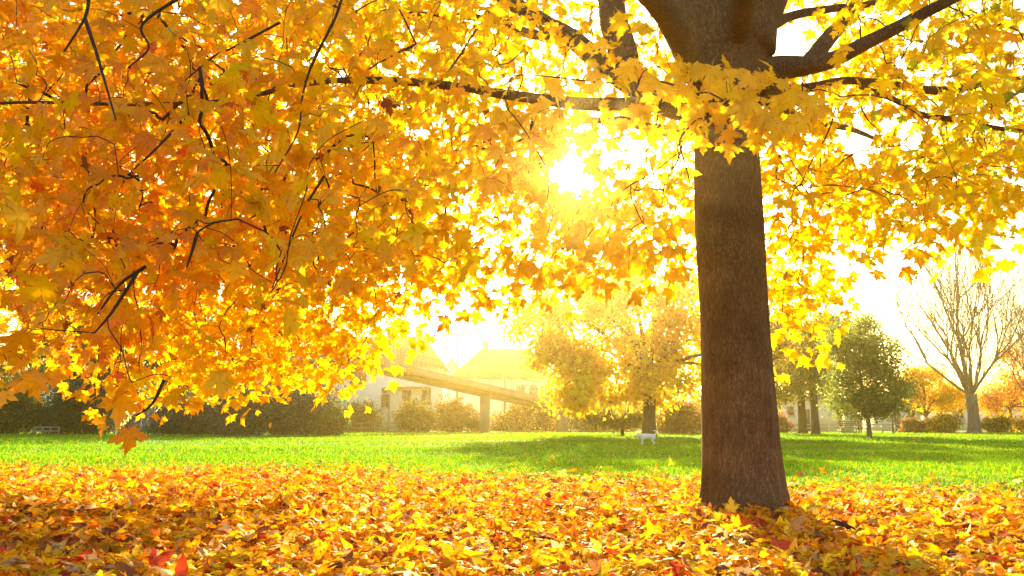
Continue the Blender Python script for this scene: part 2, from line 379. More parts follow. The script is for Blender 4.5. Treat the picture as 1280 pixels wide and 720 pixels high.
# ------------------------------------------------------------------ grass blades
def build_grass():
    Ps = []; Hs = []
    for (y0, y1, dens, h) in ((8.5, 13, 420, .05), (13, 19, 330, .055), (19, 28, 170, .065), (28, 45, 60, .08), (45, 62, 22, .10)):
        half = .6375 * y1 + 2; n = int((y1 - y0) * 2 * half * dens)
        x = rng.uniform(-half, half, n); y = rng.uniform(y0, y1, n)
        k = (np.abs(x) < .6375 * y + 2) & (rng.random(n) > litter_cover(x, y) * .93)
        Ps.append(np.stack([x[k], y[k]], -1)); Hs.append(np.full(k.sum(), h))
    P = np.concatenate(Ps); H = np.concatenate(Hs) * rng.uniform(.5, 1.25, len(P)) * (1 + .35 * vn(P, .7)); n = len(P)
    z = gz(P[:, 0], P[:, 1]); B = np.stack([P[:, 0], P[:, 1], z], -1)
    th = rng.uniform(0, math.pi, n); wd = (H * .13 + .0004 * P[:, 1])[:, None]
    s = np.stack([np.cos(th), np.sin(th), np.zeros(n)], -1) * wd
    lean = rng.normal(0, .45, (n, 2)) * H[:, None]
    T = B + np.stack([lean[:, 0], lean[:, 1], H], -1)
    V = np.stack([B - s, B + s, T], 1).reshape(-1, 3)
    c = pick([(.10, .31, .004), (.18, .39, .004), (.34, .46, .005), (.45, .40, .05)], [5, 5, 3, .5], n, .15)
    tone = (vn(P, .35) * .5)[:, None]
    yl = np.clip(vn(P * [.25, 1.1], 1.0) * 1.2 + .1, 0, 1)[:, None] * .45; c = c * (1 - yl) + np.array([.36, .46, .005]) * yl
    c = np.clip(c * (1 + .25 * tone), 0, 1)
    c = np.repeat(c[:, None], 3, 1).reshape(-1, 3)
    me = raw_mesh('grass', V, np.arange(3 * n), np.full(n, 3), M['grass'], col=c)
    tag(link('grass', me), 'short bright green lawn grass beyond the leaf bed', 'grass', None, 'stuff')
    print('grass', n)
build_grass()

# ------------------------------------------------------------------ the big maple
def limb(pts, rads, n=12, sub=6, wob=.0):
    """pts: (px,py,Y) or world arrays"""
    P = np.array([at(*p) for p in pts]); Q = smoothpath(P, sub)
    r = np.interp(np.linspace(0, 1, len(Q)), np.linspace(0, 1, len(rads)), rads)
    if wob: Q = Q + np.stack([vn(Q, 2.1) * r * wob, vn(Q, 1.7) * r * wob, vn(Q, 2.6) * r * wob], -1)
    return Q, r
DT = TRY
def build_maple():
    root = empty('maple_tree', (TRX, TRY, 0), 'large maple with stout brown trunk rising from the leaf bed and golden crown overhead', 'tree')
    # trunk: a swept ring surface with flare, flutes and a crotch that widens under the fork
    prof = [(637, 931, 52), (620, 930.5, 49.5), (600, 929.5, 47.5), (560, 927, 45.5), (500, 923.5, 44), (400, 918, 42.5), (300, 912, 41.5), (200, 908, 41), (150, 907, 42), (110, 907, 46), (70, 908, 52), (30, 909, 60), (0, 909, 68)]
    cent = []; rad = []
    for py, px, hw in prof:
        p = at(px, py, DT + .02); cent.append(p); rad.append(hw / F * DT * 1.0)
    base = cent[0].copy(); base[2] = -.12; cent.insert(0, base); rad.insert(0, rad[0] * 1.12)
    Q = smoothpath(cent, 6); r = smoothpath([[a, 0, 0] for a in rad], 6)[:, 0]
    m = 64; V = []; Fc = []
    for i in range(len(Q)):
        z = Q[i][2]
        for k in range(m):
            th = 2 * math.pi * k / m
            fl = math.exp(-max(z, 0) / .35)
            rr = r[i] * (1 + .035 * math.sin(3 * th + .7 + z * .12) + .02 * math.sin(7 * th + 1.3 + .3 * z) + .012 * math.sin(13 * th - z) + fl * (  .03 + .11 * math.sin(5 * th + .5)))
            rr += .008 * math.sin(z * 3.1 + 2 * th)
            V.append((Q[i][0] + rr * math.cos(th), Q[i][1] + rr * math.sin(th) * .95, z))
    n = len(Q)
    Fc = [(i * m + k, i * m + (k + 1) % m, (i + 1) * m + (k + 1) % m, (i + 1) * m + k) for i in range(n - 1) for k in range(m)]
    b = MB(); b.add(V, Fc + [tuple((n - 1) * m + k for k in range(m))])
    trunk = b.build('trunk', M['bark'], root, smooth=True)
    limbs = [
        # forks above the trunk
        ([(893, 70, DT), (868, 0, DT), (838, -90, DT + .2), (815, -260, DT + .6), (800, -420, DT + .8)], [.34, .27, .20, .14, .04], 20),
        ([(925, 60, DT), (945, -10, DT), (958, -120, DT - .2), (975, -300, DT - .5)], [.36, .30, .21, .06], 20),
        # long low limb to the left
        ([(893, 152, DT), (862, 134, DT - .1), (800, 127, DT - .2), (720, 128, DT - .4), (660, 122, DT - .5), (560, 108, DT - .8), (470, 101, DT - 1.1), (390, 104, DT - 1.4), (280, 126, DT - 1.7), (150, 130, DT - 2), (0, 129, DT - 2.2), (-120, 150, DT - 2.3)], [.11, .09, .07, .058, .048, .038, .03, .024, .018, .014, .010, .006], 12),
        # thick rising limb seen through the leaves
        ([(885, 130, DT), (850, 135, DT + .2), (780, 95, DT + .8), (720, 50, DT + 1.2), (640, 4, DT + 1.6), (560, -50, DT + 2), (420, -110, DT + 2.4)], [.16, .14, .125, .11, .09, .06, .02], 14),
        ([(790, 100, DT + .75), (776, 50, DT + .8), (765, 0, DT + .9), (748, -90, DT + 1.2), (700, -250, DT + 1.8)], [.15, .16, .15, .12, .05], 14),
        ([(720, 52, DT + 1.2), (660, 42, DT + 1.6), (600, 22, DT + 2.2), (520, 18, DT + 2.7), (430, 26, DT + 3.1), (320, 15, DT + 3.6)], [.07, .06, .048, .036, .028, .012], 10),
        # right side
        ([(945, 108, DT), (972, 88, DT + .1), (1010, 82, DT + .1), (1050, 70, DT), (1100, 45, DT - .1), (1150, 18, DT - .3), (1200, -8, DT - .5), (1330, -80, DT - .8)], [.17, .13, .095, .078, .066, .058, .05, .02], 12),
        ([(1005, 82, DT + .12), (1030, 55, DT + .3), (1058, 20, DT + .5), (1075, -20, DT + .7), (1120, -150, DT + 1.2)], [.085, .085, .07, .06, .02], 12),
        ([(950, 45, DT), (984, 22, DT + .3), (1035, 12, DT + .6), (1100, 2, DT + .9), (1200, -30, DT + 1.4)], [.08, .05, .042, .034, .015], 10),
        ([(942, 112, DT + .1), (1000, 112, DT + .5), (1060, 101, DT + .8), (1110, 104, DT + 1.0), (1180, 112, DT + 1.1), (1240, 103, DT + 1.2), (1330, 90, DT + 1.4)], [.07, .05, .042, .045, .048, .03, .01], 10),
        ([(1075, 108, DT + .8), (1118, 124, DT + .6), (1150, 143, DT + .5), (1200, 150, DT + .3), (1250, 160, DT + .2), (1330, 170, DT)], [.03, .03, .033, .03, .024, .01], 8),
        # away from the camera and towards it
        ([(895, 120, DT + .1), (850, 165, DT + 1.8), (760, 150, DT + 3.5), (620, 160, DT + 5), (480, 190, DT + 6.2)], [.12, .08, .06, .04, .01], 10),
        ([(935, 110, DT + .1), (1000, 150, DT + 2), (1060, 160, DT + 3.4), (1130, 190, DT + 4.6)], [.10, .07, .045, .01], 10),
        ([(880, 100, DT - .1), (800, -20, DT - 1.6), (620, -60, DT - 2.9), (380, -80, DT - 3.8), (150, -60, DT - 4.3)], [.13, .09, .07, .045, .015], 12),
        ([(915, 60, DT - .1), (960, -120, DT - 1.8), (1100, -350, DT - 3.6)], [.13, .09, .02], 12),
    ]
    nodes = []; noder = []
    for pts, rads, sides in limbs:
        Q, r = limb(pts, rads, wob=.35)
        MB().tube(Q, r, sides).build('branch', M['bark'], root, smooth=True)
        for i in range(3, len(Q), 1): nodes.append(Q[i]); noder.append(r[i])
    # a few bare hanging twigs copied from the picture
    hang = [
        [(436, -40, 4.4), (420, 20, 4.4), (392, 75, 4.4), (378, 120, 4.4), (372, 165, 4.4), (342, 218, 4.4)],
        [(415, 30, 5.2), (396, 70, 5.1), (380, 105, 5.0)], [(600, 30, 7), (560, 90, 6.6), (520, 130, 6.4), (452, 190, 6.2)],
        [(520, 55, 6.2), (480, 75, 6), (440, 100, 6)], [(235, -10, 4), (178, 30, 4), (186, 60, 4), (160, 85, 4)],
        [(112, -10, 3.4), (106, 22, 3.4), (80, 65, 3.4)], [(106, 22, 3.4), (122, 70, 3.4), (132, 105, 3.4), (145, 150, 3.4)],
        [(236, 142, 4.5), (196, 185, 4.4), (160, 218, 4.4)], [(350, 28, 5), (290, 60, 5), (268, 70, 5), (218, 112, 5)],
        [(182, 333, 3.6), (150, 355, 3.6), (120, 395, 3.6)], [(172, 340, 3.6), (140, 390, 3.6), (118, 416, 3.6)],
        [(247, 290, 4), (238, 320, 4), (233, 335, 4)], [(405, 220, 5), (380, 262, 5), (352, 330, 5), (340, 360, 5)],
        [(1048, 122, DT + .6), (1035, 165, DT + .5), (1010, 210, DT + .4), (1000, 235, DT + .4)], [(1150, 115, DT + 1), (1178, 140, DT + 1), (1185, 180, DT + .9), (1190, 220, DT + .8)],
        [(1070, 120, DT + .6), (1085, 150, DT + .5), (1103, 165, DT + .5)], [(870, 150, 5.6), (850, 175, 5.6), (858, 210, 5.6), (864, 235, 5.6)],
        [(205, 475, 4), (190, 505, 4), (170, 520, 4)],
    ]
    for h in hang:
        Q = smoothpath([at(*p) for p in h], 5)
        for i in range(0, len(Q), 2): nodes.append(Q[i]); noder.append(.008)
    # ---- density of the crown, 40 px cells
    D = ["99999999999877777654443317777888",
         "99999999998766655433444420777788",
         "99999999988777884444666666788888",
         "99999999998766788743566666536777",
         "99999999999877789832567777410667",
         "99999999999988889810456777778888",
         "99999999999997278876665567888888",
         "99999999999987336777765567657674",
         "99999999999976656777645456000101",
         "99999999999976444210000078100000",
         "99999999998842100000000076000000",
         "57888888887600000000000030000000",
         "00378878765000000000000000000000",
         "00022000000000000000000000000000"]
    NEAR = ["00445443321000000000000000000000",
            "01555554421000000000000000000000",
            "02555555431000000000022000000000",
            "03555555431000000000000000000000",
            "03555555443200000000000000000000",
            "03555555554421000000000000000000",
            "04555555554433000000000000000000",
            "04555555554442200000000000000000",
            "04555555554431000000000000000000",
            "35555555443100000000000000000000",
            "35554433322000000000000000000000",
            "11121100000000000000000000000000",
            "00022100000000000000000000000000",
            "00010000000000000000000000000000"]
    S = []   # sprays: pos, kind
    LS = .115
    def fill(grid, ylo, yhi, tmax, perspray, kind, size):
        for r_, row in enumerate(grid):
            for c_, ch in enumerate(row[:32]):
                t = int(ch) / 9
                if t == 0: continue
                target = tmax * t ** 1.7 * (1.0 if 11 <= c_ <= 20 else (.76 if c_ > 20 else .74)) * (1 if r_ < 9 else .8); acc = 0
                while acc < target:
                    px = 40 * c_ + rng.uniform(-4, 44); py = 40 * r_ + rng.uniform(-4, 44)
                    u = rng.random(); lo, hi = ylo(px, py), yhi(px, py)
                    Y = (lo ** 3 + u * (hi ** 3 - lo ** 3)) ** (1 / 3.)
                    a = perspray * .30 * (size * F / Y) ** 2 / 1600.
                    if acc + a > target and rng.random() > (target - acc) / a: break
                    acc += a; S.append((at(px, py - F * .13 / Y - (14 if py > 340 and px < 600 else 0), Y), kind))
    fill(D, lambda x, y: (8.5 if y > 385 and 190 < x < 540 else 5.2) if x < 700 else (6.2 if x < 1120 else 5.0), lambda x, y: (12.5 if x < 620 else 11.0) - max(0, (x - 1050) / 150.), 3.9, 7, 0, LS)
    fill(NEAR, lambda x, y: 3.3, lambda x, y: 5.0, 1.9, 5, 1, LS * 1.1)
    # the spray of large leaves hanging in front of the trunk
    for (px, py) in [(800, 112), (820, 96), (840, 108), (862, 100), (890, 118), (905, 100), (930, 110), (850, 125), (875, 130), (900, 140), (925, 150), (950, 140), (965, 120), (985, 128), (1000, 110), (780, 90), (940, 165), (870, 150), (795, 70), (985, 150), (830, 78), (975, 100), (915, 128), (760, 78), (745, 100), (770, 118), (1015, 128), (1035, 118), (1020, 150), (960, 168), (880, 165), (1050, 135), (790, 135)]:
        S.append((at(px, py - 14, rng.uniform(4.6, 5.9)), 2))
    # hanging tip at the lower left
    for (px, py) in [(165, 478), (172, 498), (158, 510), (190, 488), (210, 470), (152, 492), (3, 440), (8, 452)]:
        S.append((at(px, py, rng.uniform(3.4, 3.8)), 3))
    # crown above and beside the frame
    for _ in range(340):
        v = unit(rng.normal(0, 1, 3)); v = v * rng.uniform(.55, 1) ** .6
        p = np.array([TRX - .5, TRY + .5, 7.6]) + v * np.array([7.0, 7.0, 4.2])
        d = p - np.array([0, 0, CAMH]); 
        yc = d[1] * math.cos(PITCH) + d[2] * math.sin(PITCH); zc = -d[1] * math.sin(PITCH) + d[2] * math.cos(PITCH)
        if yc > 0 and zc / yc < .40 and abs(d[0] / yc) < .72: continue
        if p[2] < 4.0: continue
        S.append((p, 4))
    pos = np.array([s[0] for s in S]); kind = np.array([s[1] for s in S])
    k = pos[:, 2] > .95
    def proj(C):
        d = C - np.array([0, 0, CAMH]); yc = d[..., 1] * math.cos(PITCH) + d[..., 2] * math.sin(PITCH); zc = -d[..., 1] * math.sin(PITCH) + d[..., 2] * math.cos(PITCH)
        return 640 + F * d[..., 0] / yc, 360 - F * zc / yc, yc
    qx, qy, qc = proj(pos)
    k &= ~((qc > 0) & (qx > 835) & (qx < 1000) & (qy > 195) & (pos[:, 1] < TRY + .1))
    pos, kind = pos[k], kind[k]
    print('sprays', len(pos))
    # ---- connect every spray to the limbs by its own twig, nearest first
    NP = np.array(nodes); 
    d0 = np.array([np.min(np.linalg.norm(NP - p, axis=1)) for p in pos]); order = np.argsort(d0)
    cap = len(NP) + 5 * len(pos); NA = np.zeros((cap, 3)); NA[:len(NP)] = NP; cnt = len(NP)
    par = np.full(cap, -1); leafn = np.zeros(cap); segs = []; bad = set(); dirs = np.zeros((len(pos), 3))
    centre = np.array([TRX, TRY, 5.0])
    for s in order:
        p = pos[s]; dd = np.linalg.norm(NA[:cnt] - p, axis=1)
        out = np.linalg.norm((NA[:cnt] - centre) * [1, 1, .3], axis=1); mine = np.linalg.norm((p - centre) * [1, 1, .3])
        dd = dd + np.maximum(0, out - mine) * .6
        j = int(np.argmin(dd)); a = NA[j]; L = np.linalg.norm(p - a)
        sag = np.array([rng.normal(0, .06), rng.normal(0, .06), .10]) * L
        pts = [a]; prev = j
        for t in (.3, .6, .85, 1.):
            q = a + (p - a) * t + sag * math.sin(math.pi * t) + (rng.normal(0, .03, 3) * L if t < 1 else 0)
            NA[cnt] = q; par[cnt] = prev; prev = cnt; cnt += 1; pts.append(q)
        fx, fy, fc = proj(np.array(pts))
        if np.any((fc > 0) & (fx > 862) & (fx < 985) & (fy > 185) & (np.array(pts)[:, 1] < TRY)):
            cnt -= 4; bad.add(int(s)); continue
        segs.append((j, prev, pts)); leafn[prev] += 1; dirs[s] = unit(pts[-1] - pts[-2])
    for i in range(cnt - 1, len(NP) - 1, -1): leafn[par[i]] += leafn[i] if par[i] >= 0 else 0
    tw = MB()
    for (j, e, pts) in segs:
        ids = [j, e - 3, e - 2, e - 1, e]
        r = [min(.013, .0016 * math.sqrt(max(leafn[i], 1)) + .0006) for i in ids]; r[0] = r[1]
        tw.tube(smoothpath(pts, 2), np.interp(np.linspace(0, 1, 9), np.linspace(0, 1, 5), r), 4, cap=False)
    for h in hang:
        Q = smoothpath([at(*p) for p in h], 5); tw.tube(Q, np.linspace(.010, .004, len(Q)), 5, cap=False)
    # ---- leaves
    C = []; Tp = []; Nr = []; Sz = []; Kd = []
    for s in range(len(pos)):
        if s in bad: continue
        kk = kind[s]; nl = {0: 7, 1: 5, 2: 4, 3: 4, 4: 7}[kk]
        sp = {0: .20, 1: .13, 2: .13, 3: .09, 4: .30}[kk]
        base = pos[s]; q = base + rng.normal(0, sp, (nl, 3)) * [1, 1, .7]
        outw = unit(q - base) * .8 + unit(np.array([base[0] - TRX, base[1] - TRY, 0.]))[None] * .35
        tp = outw + np.array([0, 0, -.75]) + rng.normal(0, .35, (nl, 3))
        if kk == 2: tp = rng.normal(0, .45, (nl, 3)) + [0, -.1, -1.0]
        face = np.array([0, -1., 0.]) * rng.choice([-1, 1], nl)[:, None]
        nr = rng.normal(0, .55, (nl, 3)) + np.array([0, 0, .75]) + face * .35
        if kk == 2: nr = rng.normal(0, .35, (nl, 3)) + np.array([.1, -.8, .55])
        C.append(q); Tp.append(tp); Nr.append(nr); Kd.append(np.full(nl, kk))
        sz = rng.uniform(.07, .152, nl)
        if kk == 2: sz = rng.uniform(.10, .155, nl)
        if kk == 4: sz = sz * 1.25
        Sz.append(sz)
    C = np.concatenate(C); Tp = np.concatenate(Tp); Nr = np.concatenate(Nr); Sz = np.concatenate(Sz); Kd = np.concatenate(Kd); n = len(C)
    # keep leaves out of the picture's clear sky round the sun and off the bare trunk front
    d = C - np.array([0, 0, CAMH]); yc = d[:, 1] * math.cos(PITCH) + d[:, 2] * math.sin(PITCH); zc = -d[:, 1] * math.sin(PITCH) + d[:, 2] * math.cos(PITCH)
    px = 640 + F * d[:, 0] / yc; py = 360 - F * zc / yc
    front = (C[:, 1] < TRY) & (px > 862) & (px < 965) & (py > 182) & (yc > 0)
    gap = (np.hypot(px - 712, py - 212) < 26) | (np.hypot(px - 985, py - 50) < 20) | (np.hypot(px - 1078, py - 180) < 22)
    ft = C[:, 1] < TRY; u0 = rng.random(n)
    clear = ft & (px > 832) & (px < 988) & (py < 76)
    clear |= (px > 960) & (px < 1012) & (py > 18) & (py < 84)
    clear |= ft & (px > 985) & (px < 1190) & (py < 112) & (u0 < .75)
    clear |= ft & (px > 640) & (px < 850) & (py < 125) & (u0 < .55)
    keep = ~front & ~gap & ~(clear & (yc > 0)) & (C[:, 2] > .75)
    C, Tp, Nr, Sz, Kd, px, py = [a[keep] for a in (C, Tp, Nr, Sz, Kd, px, py)]; n = len(C)
    # colours: sun glow painted in, yellow near the middle, orange away left, some still green at the right
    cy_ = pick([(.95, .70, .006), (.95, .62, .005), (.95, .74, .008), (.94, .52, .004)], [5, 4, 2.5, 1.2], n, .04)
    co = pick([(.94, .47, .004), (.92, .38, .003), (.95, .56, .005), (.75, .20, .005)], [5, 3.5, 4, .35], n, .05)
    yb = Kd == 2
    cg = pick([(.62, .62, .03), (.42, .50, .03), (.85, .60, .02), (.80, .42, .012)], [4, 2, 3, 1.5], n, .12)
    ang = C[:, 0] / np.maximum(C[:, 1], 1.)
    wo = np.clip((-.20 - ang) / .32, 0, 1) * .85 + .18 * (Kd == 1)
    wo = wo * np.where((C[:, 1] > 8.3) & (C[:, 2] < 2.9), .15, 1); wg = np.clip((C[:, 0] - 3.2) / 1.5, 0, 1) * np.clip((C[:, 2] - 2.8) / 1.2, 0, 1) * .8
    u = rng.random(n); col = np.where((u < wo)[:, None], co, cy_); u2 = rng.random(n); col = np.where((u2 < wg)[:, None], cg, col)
    col[yb] = pick([(.95, .72, .01), (.95, .66, .008)], [1, 1], int(yb.sum()), .03)
    br = (rng.random(n) < .006) & (C[:, 0] < 0); col[br] = np.array([.34, .12, .03])
    near = (C[:, 1] < 7.0)
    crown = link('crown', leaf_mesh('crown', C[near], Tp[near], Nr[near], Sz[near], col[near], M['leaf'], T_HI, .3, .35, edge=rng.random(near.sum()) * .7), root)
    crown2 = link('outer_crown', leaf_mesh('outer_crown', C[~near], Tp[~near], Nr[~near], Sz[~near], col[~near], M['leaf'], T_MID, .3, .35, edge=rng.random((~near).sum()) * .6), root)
    t = tw.build('twig', M['twig'], root, smooth=True); t['kind'] = 'stuff'
    print('crown leaves', n)
    return root
maple = build_maple()

# ------------------------------------------------------------------ other trees and shrubs
def blob_leaves(lobes, n, size, pal, wts, shell=.75, T=QUAD, mat=None, name='crown', droop=.3, per=70, cf=.24):
    """leaf sized faces spread through several uneven lobes: (cx,cy,cz,rx,ry,rz)"""
    n = int(n * 1.9); L = np.array(lobes, float); vol = (L[:, 3] * L[:, 5] * np.sqrt(L[:, 4])); k = rng.choice(len(L), n, p=vol / vol.sum())
    # leaves gather in clumps on each lobe
    nc = max(12, n // per); kc = rng.choice(len(L), nc, p=vol / vol.sum())
    v = unit(rng.normal(0, 1, (nc, 3))); rr = rng.uniform(shell ** 3 * .25, 1, nc) ** (1 / 3.)
    rr *= 1 + .16 * vn(v * 3 + L[kc, :3] * .3, 1.0)
    cc = L[kc, :3] + v * rr[:, None] * L[kc, 3:6]
    j = rng.integers(0, nc, n); cs = np.mean(L[:, 3:6]) * cf
    P = cc[j] + rng.normal(0, cs, (n, 3)) * [1, 1, .75]
    P[:, 2] = np.maximum(P[:, 2], .04)
    ctr = L[kc[j], :3]; o = unit(P - ctr)
    nr = unit(o * .5 + rng.normal(0, .5, (n, 3)) + [0, 0, .25] + rng.choice([-1, 1], n)[:, None] * np.array([0, .55, .15])); tp = rng.normal(0, 1, (n, 3)) + [0, 0, -droop] + o * .5
    col = pick(pal, wts, n, .14)
    tone = 1 + .22 * vn(cc, 1.3)[j][:, None]
    return leaf_mesh(name, P, tp, nr, rng.uniform(.6, 1.3, n) * size, np.clip(col * tone, .002, .9), mat or M['foliage'], T, .1, .1), cc
def grow(mb, p, d, L, r, depth, up=.15, spread=.5, minr=.008, tips=None, n=None, sides=6, kids=(2, 3)):
    """recursive bare branching"""
    seg = 4; pts = [np.array(p, float)]; d = np.array(d, float)
    for i in range(seg):
        d = unit(d + rng.normal(0, .10, 3) + [0, 0, up * .4]); pts.append(pts[-1] + d * L / seg)
    mb.tube(pts, np.linspace(r, r * .68, seg + 1), max(3, sides), cap=False)
    if depth == 0 or r < minr:
        if tips is not None: tips.append(pts[-1])
        return
    k = rng.integers(kids[0], kids[1] + 1)
    for i in range(k):
        nd = unit(d + rng.normal(0, spread, 3) + [0, 0, up]); s = rng.uniform(.62, .85)
        grow(mb, pts[-1], nd, L * s, r * (.68 if i == 0 else .52), depth - 1, up, spread, minr, tips, None, max(3, sides - 1), kids)
    for t in (2, 3):
        if rng.random() < .8: grow(mb, pts[t], unit(d * .6 + rng.normal(0, spread * 1.3, 3) + [0, 0, up]), L * .6, r * .38, max(0, depth - 2), up, spread, minr, tips, None, 3, kids)

def leafy_tree(name, base, trunk_h, trunk_r, lobes, n, size, pal, wts, label, cat='tree', group=None, bark='bark_far', limbs=9, lean=0, T=QUAD, per=70, cf=.24):
    root = empty(name, tuple(base), label, cat, group)
    bx, by = base[0], base[1]
    top = np.array([bx + lean, by, trunk_h]); tr = MB()
    P = smoothpath([np.array([bx, by, -.1]), np.array([bx + lean * .2, by, trunk_h * .4]), top], 5)
    rr = trunk_r * np.interp(np.linspace(0, 1, len(P)), [0, .08, .4, 1], [1.35, 1.1, .92, .8]); tr.tube(P, rr, 14)
    tr.build('trunk', M[bark], root, smooth=True)
    me, cc = blob_leaves(lobes, n, size, pal, wts, T=T, per=per, cf=cf)
    lb = MB(); sel = cc[rng.choice(len(cc), min(len(cc), limbs * 5), replace=False)]
    mains = []
    for i in range(limbs):
        e = sel[i]; t0 = rng.uniform(.75, 1.0); a = np.array([bx + lean * t0, by, trunk_h * t0])
        mid = a + (e - a) * .5 + np.array([0, 0, .12 * np.linalg.norm(e - a)]) + rng.normal(0, .1, 3)
        Q = smoothpath([a, mid, a + (e - a) * .95], 5); lb.tube(Q, np.linspace(trunk_r * rng.uniform(.35, .6), .02, len(Q)), 7); mains.append(Q)
    allp = np.concatenate(mains)
    for e in sel[limbs:]:
        a = allp[np.argmin(np.linalg.norm(allp - e, axis=1))]
        Q = smoothpath([a, (a + e) / 2 + rng.normal(0, .08, 3), e], 3); lb.tube(Q, np.linspace(trunk_r * .14, .01, len(Q)), 4)
    lb.build('branch', M[bark], root, smooth=True)
    link('crown', me, root)
    return root
def bush(base, w, d, h, n, size, pal, wts, label, cat='shrub', group=None, name='shrub', lobes=7):
    root = empty(name, tuple(base), label, cat, group); L = []; n = int(n * 1.15)
    for i in range(lobes):
        t = (i + .5) / lobes * 2 - 1 + rng.normal(0, .08); hh = h * rng.uniform(.62, 1.0) * (1 - .35 * t * t)
        rx = w / lobes * .9 + .12
        L.append((base[0] + t * max(.1, w * .5 - rx), base[1] + rng.normal(0, d * .12), hh * .48, rx, d * .42, hh * .48))
    me, cc = blob_leaves(L, n, size, pal, wts, shell=.8)
    link('foliage', me, root)
    for i in range(7):
        e = cc[rng.integers(len(cc))]; a = np.array([base[0] + rng.normal(0, w * .12), base[1], -.05])
        if abs(e[0] - a[0]) > w * .25: a[0] = e[0] + rng.normal(0, .2)
        MB().tube(smoothpath([a, (a + e) / 2 + rng.normal(0, .1, 3), e], 3), .035, 5).build('stem', M['bark_far'], root, smooth=True)
    return root
YEL = [(.94, .66, .012), (.92, .52, .01), (.80, .62, .02), (.60, .45, .02)]
GRN = [(.07, .13, .035), (.11, .17, .04), (.15, .20, .05), (.20, .18, .05)]
DGR = [(.035, .065, .035), (.05, .085, .055), (.08, .11, .06), (.07, .05, .03)]
BLU = [(.05, .11, .11), (.08, .15, .15), (.04, .08, .08), (.12, .09, .07)]
OLV = [(.14, .14, .03), (.20, .19, .04), (.10, .12, .03), (.28, .22, .04)]
BRN = [(.16, .09, .035), (.24, .13, .04), (.12, .09, .03), (.30, .20, .05)]
ORG = [(.70, .32, .02), (.60, .22, .015), (.72, .45, .03)]

# big yellow tree behind, left of the trunk
b = gnd(811, 546); Yc = b[1]; z_ = lambda py: zat(py, Yc); x_ = lambda px: xat(px, Yc); u_ = Yc / F
b[0] = x_(811)
leafy_tree('maple_tree', b, 3.6, .40,
    [(x_(720), Yc - 1, z_(400), 62 * u_, 1.0, 60 * u_), (x_(800), Yc, z_(385), 72 * u_, 1.1, 70 * u_), (x_(680), Yc, z_(425), 40 * u_, 2.4, 38 * u_), (x_(870), Yc + .5, z_(400), 60 * u_, 1.1, 60 * u_),
     (x_(720), Yc, z_(470), 42 * u_, 2.4, 34 * u_), (x_(770), Yc - .6, z_(470), 50 * u_, 2.6, 36 * u_), (x_(835), Yc, z_(480), 34 * u_, 2.4, 28 * u_), (x_(770), Yc, z_(345), 60 * u_, 1.0, 38 * u_), (x_(905), Yc, z_(450), 44 * u_, 2.6, 44 * u_)],
    15000, .28, YEL, [7, 5, 2, .5], 'broad yellow tree standing behind the white dog, left of the big trunk', limbs=16, lean=.2, per=150, cf=.22)
# small dark spreading evergreen under it
b = gnd(778, 545); Yc = b[1]
leafy_tree('small_tree', b, .9, .12, [(xat(770, Yc), Yc, zat(524, Yc), 1.6, 1.0, .5), (xat(745, Yc), Yc, zat(520, Yc), 1.0, .8, .45), (xat(800, Yc), Yc, zat(522, Yc), 1.0, .8, .4)], 2600, .13, OLV, [3, 3, 3, 1], 'small low olive green tree with thin trunk, left of the white dog', limbs=5)
# two trees whose trunks stand side by side right of the big trunk
b = gnd(1003, 540.5); Yc = 58; b = np.array([xat(1003, Yc), Yc, 0])
leafy_tree('park_tree', b, 4.2, .30, [(xat(985, Yc), Yc, zat(470, Yc), 2.0, 1.8, 2.1), (xat(1000, Yc), Yc, zat(430, Yc), 1.8, 1.8, 1.9), (xat(972, Yc), Yc, zat(500, Yc), 1.0, 1.2, 1.0)], 6000, .20, [(.35, .30, .03), (.5, .42, .03), (.22, .22, .04)], [4, 3, 3], 'tree with yellowing crown, first trunk right of the big maple', limbs=7, per=140, cf=.23)
b = np.array([xat(1019, 54), 54, 0]); Yc = 54
leafy_tree('park_tree', b, 4.0, .27, [(xat(1030, Yc), Yc, zat(440, Yc), 1.7, 1.6, 2.5), (xat(1015, Yc), Yc, zat(480, Yc), 1.5, 1.4, 1.2), (xat(1050, Yc), Yc, zat(415, Yc), 1.5, 1.4, 1.5)], 6000, .17, [(.24, .30, .07), (.32, .36, .07), (.42, .38, .06)], [4, 4, 2], 'tall soft green tree, second trunk right of the big maple', limbs=7, per=140, cf=.23)
# round green tree
b = gnd(1087, 548); Yc = b[1]
leafy_tree('park_tree', b, 1.4, .13, [(xat(1087, Yc), Yc, zat(468, Yc), 2.0, 1.7, 2.1), (xat(1072, Yc), Yc, zat(432, Yc), 1.3, 1.2, 1.4), (xat(1092, Yc), Yc, zat(418, Yc), .8, .9, .9), (xat(1105, Yc), Yc, zat(445, Yc), 1.2, 1.2, 1.1), (xat(1062, Yc), Yc, zat(495, Yc), 1.4, 1.2, 1.1), (xat(1114, Yc), Yc, zat(485, Yc), 1.3, 1.2, 1.3)], 15000, .115, [(.17, .25, .06), (.22, .30, .07), (.28, .34, .08), (.40, .36, .07)], [4, 4, 3, 1], 'bushy round green tree on a slim trunk, standing forward on the lawn', limbs=8, bark='bark_grey', per=150, cf=.22)
# olive tree just showing beyond the big trunk
Yc = 44; b = np.array([xat(950, Yc), Yc, 0])
leafy_tree('park_tree', b, 4.0, .25, [(xat(985, Yc), Yc, zat(370, Yc), 1.6, 1.6, 1.8), (xat(955, Yc), Yc, zat(350, Yc), 1.6, 1.6, 1.4), (xat(950, Yc), Yc, zat(430, Yc), 2, 1.6, 1.8)], 4500, .15, [(.35, .26, .04), (.26, .20, .04), (.45, .33, .04)], [3, 3, 2], 'olive brown tree mostly hidden behind the big trunk', limbs=7, per=140, cf=.23)
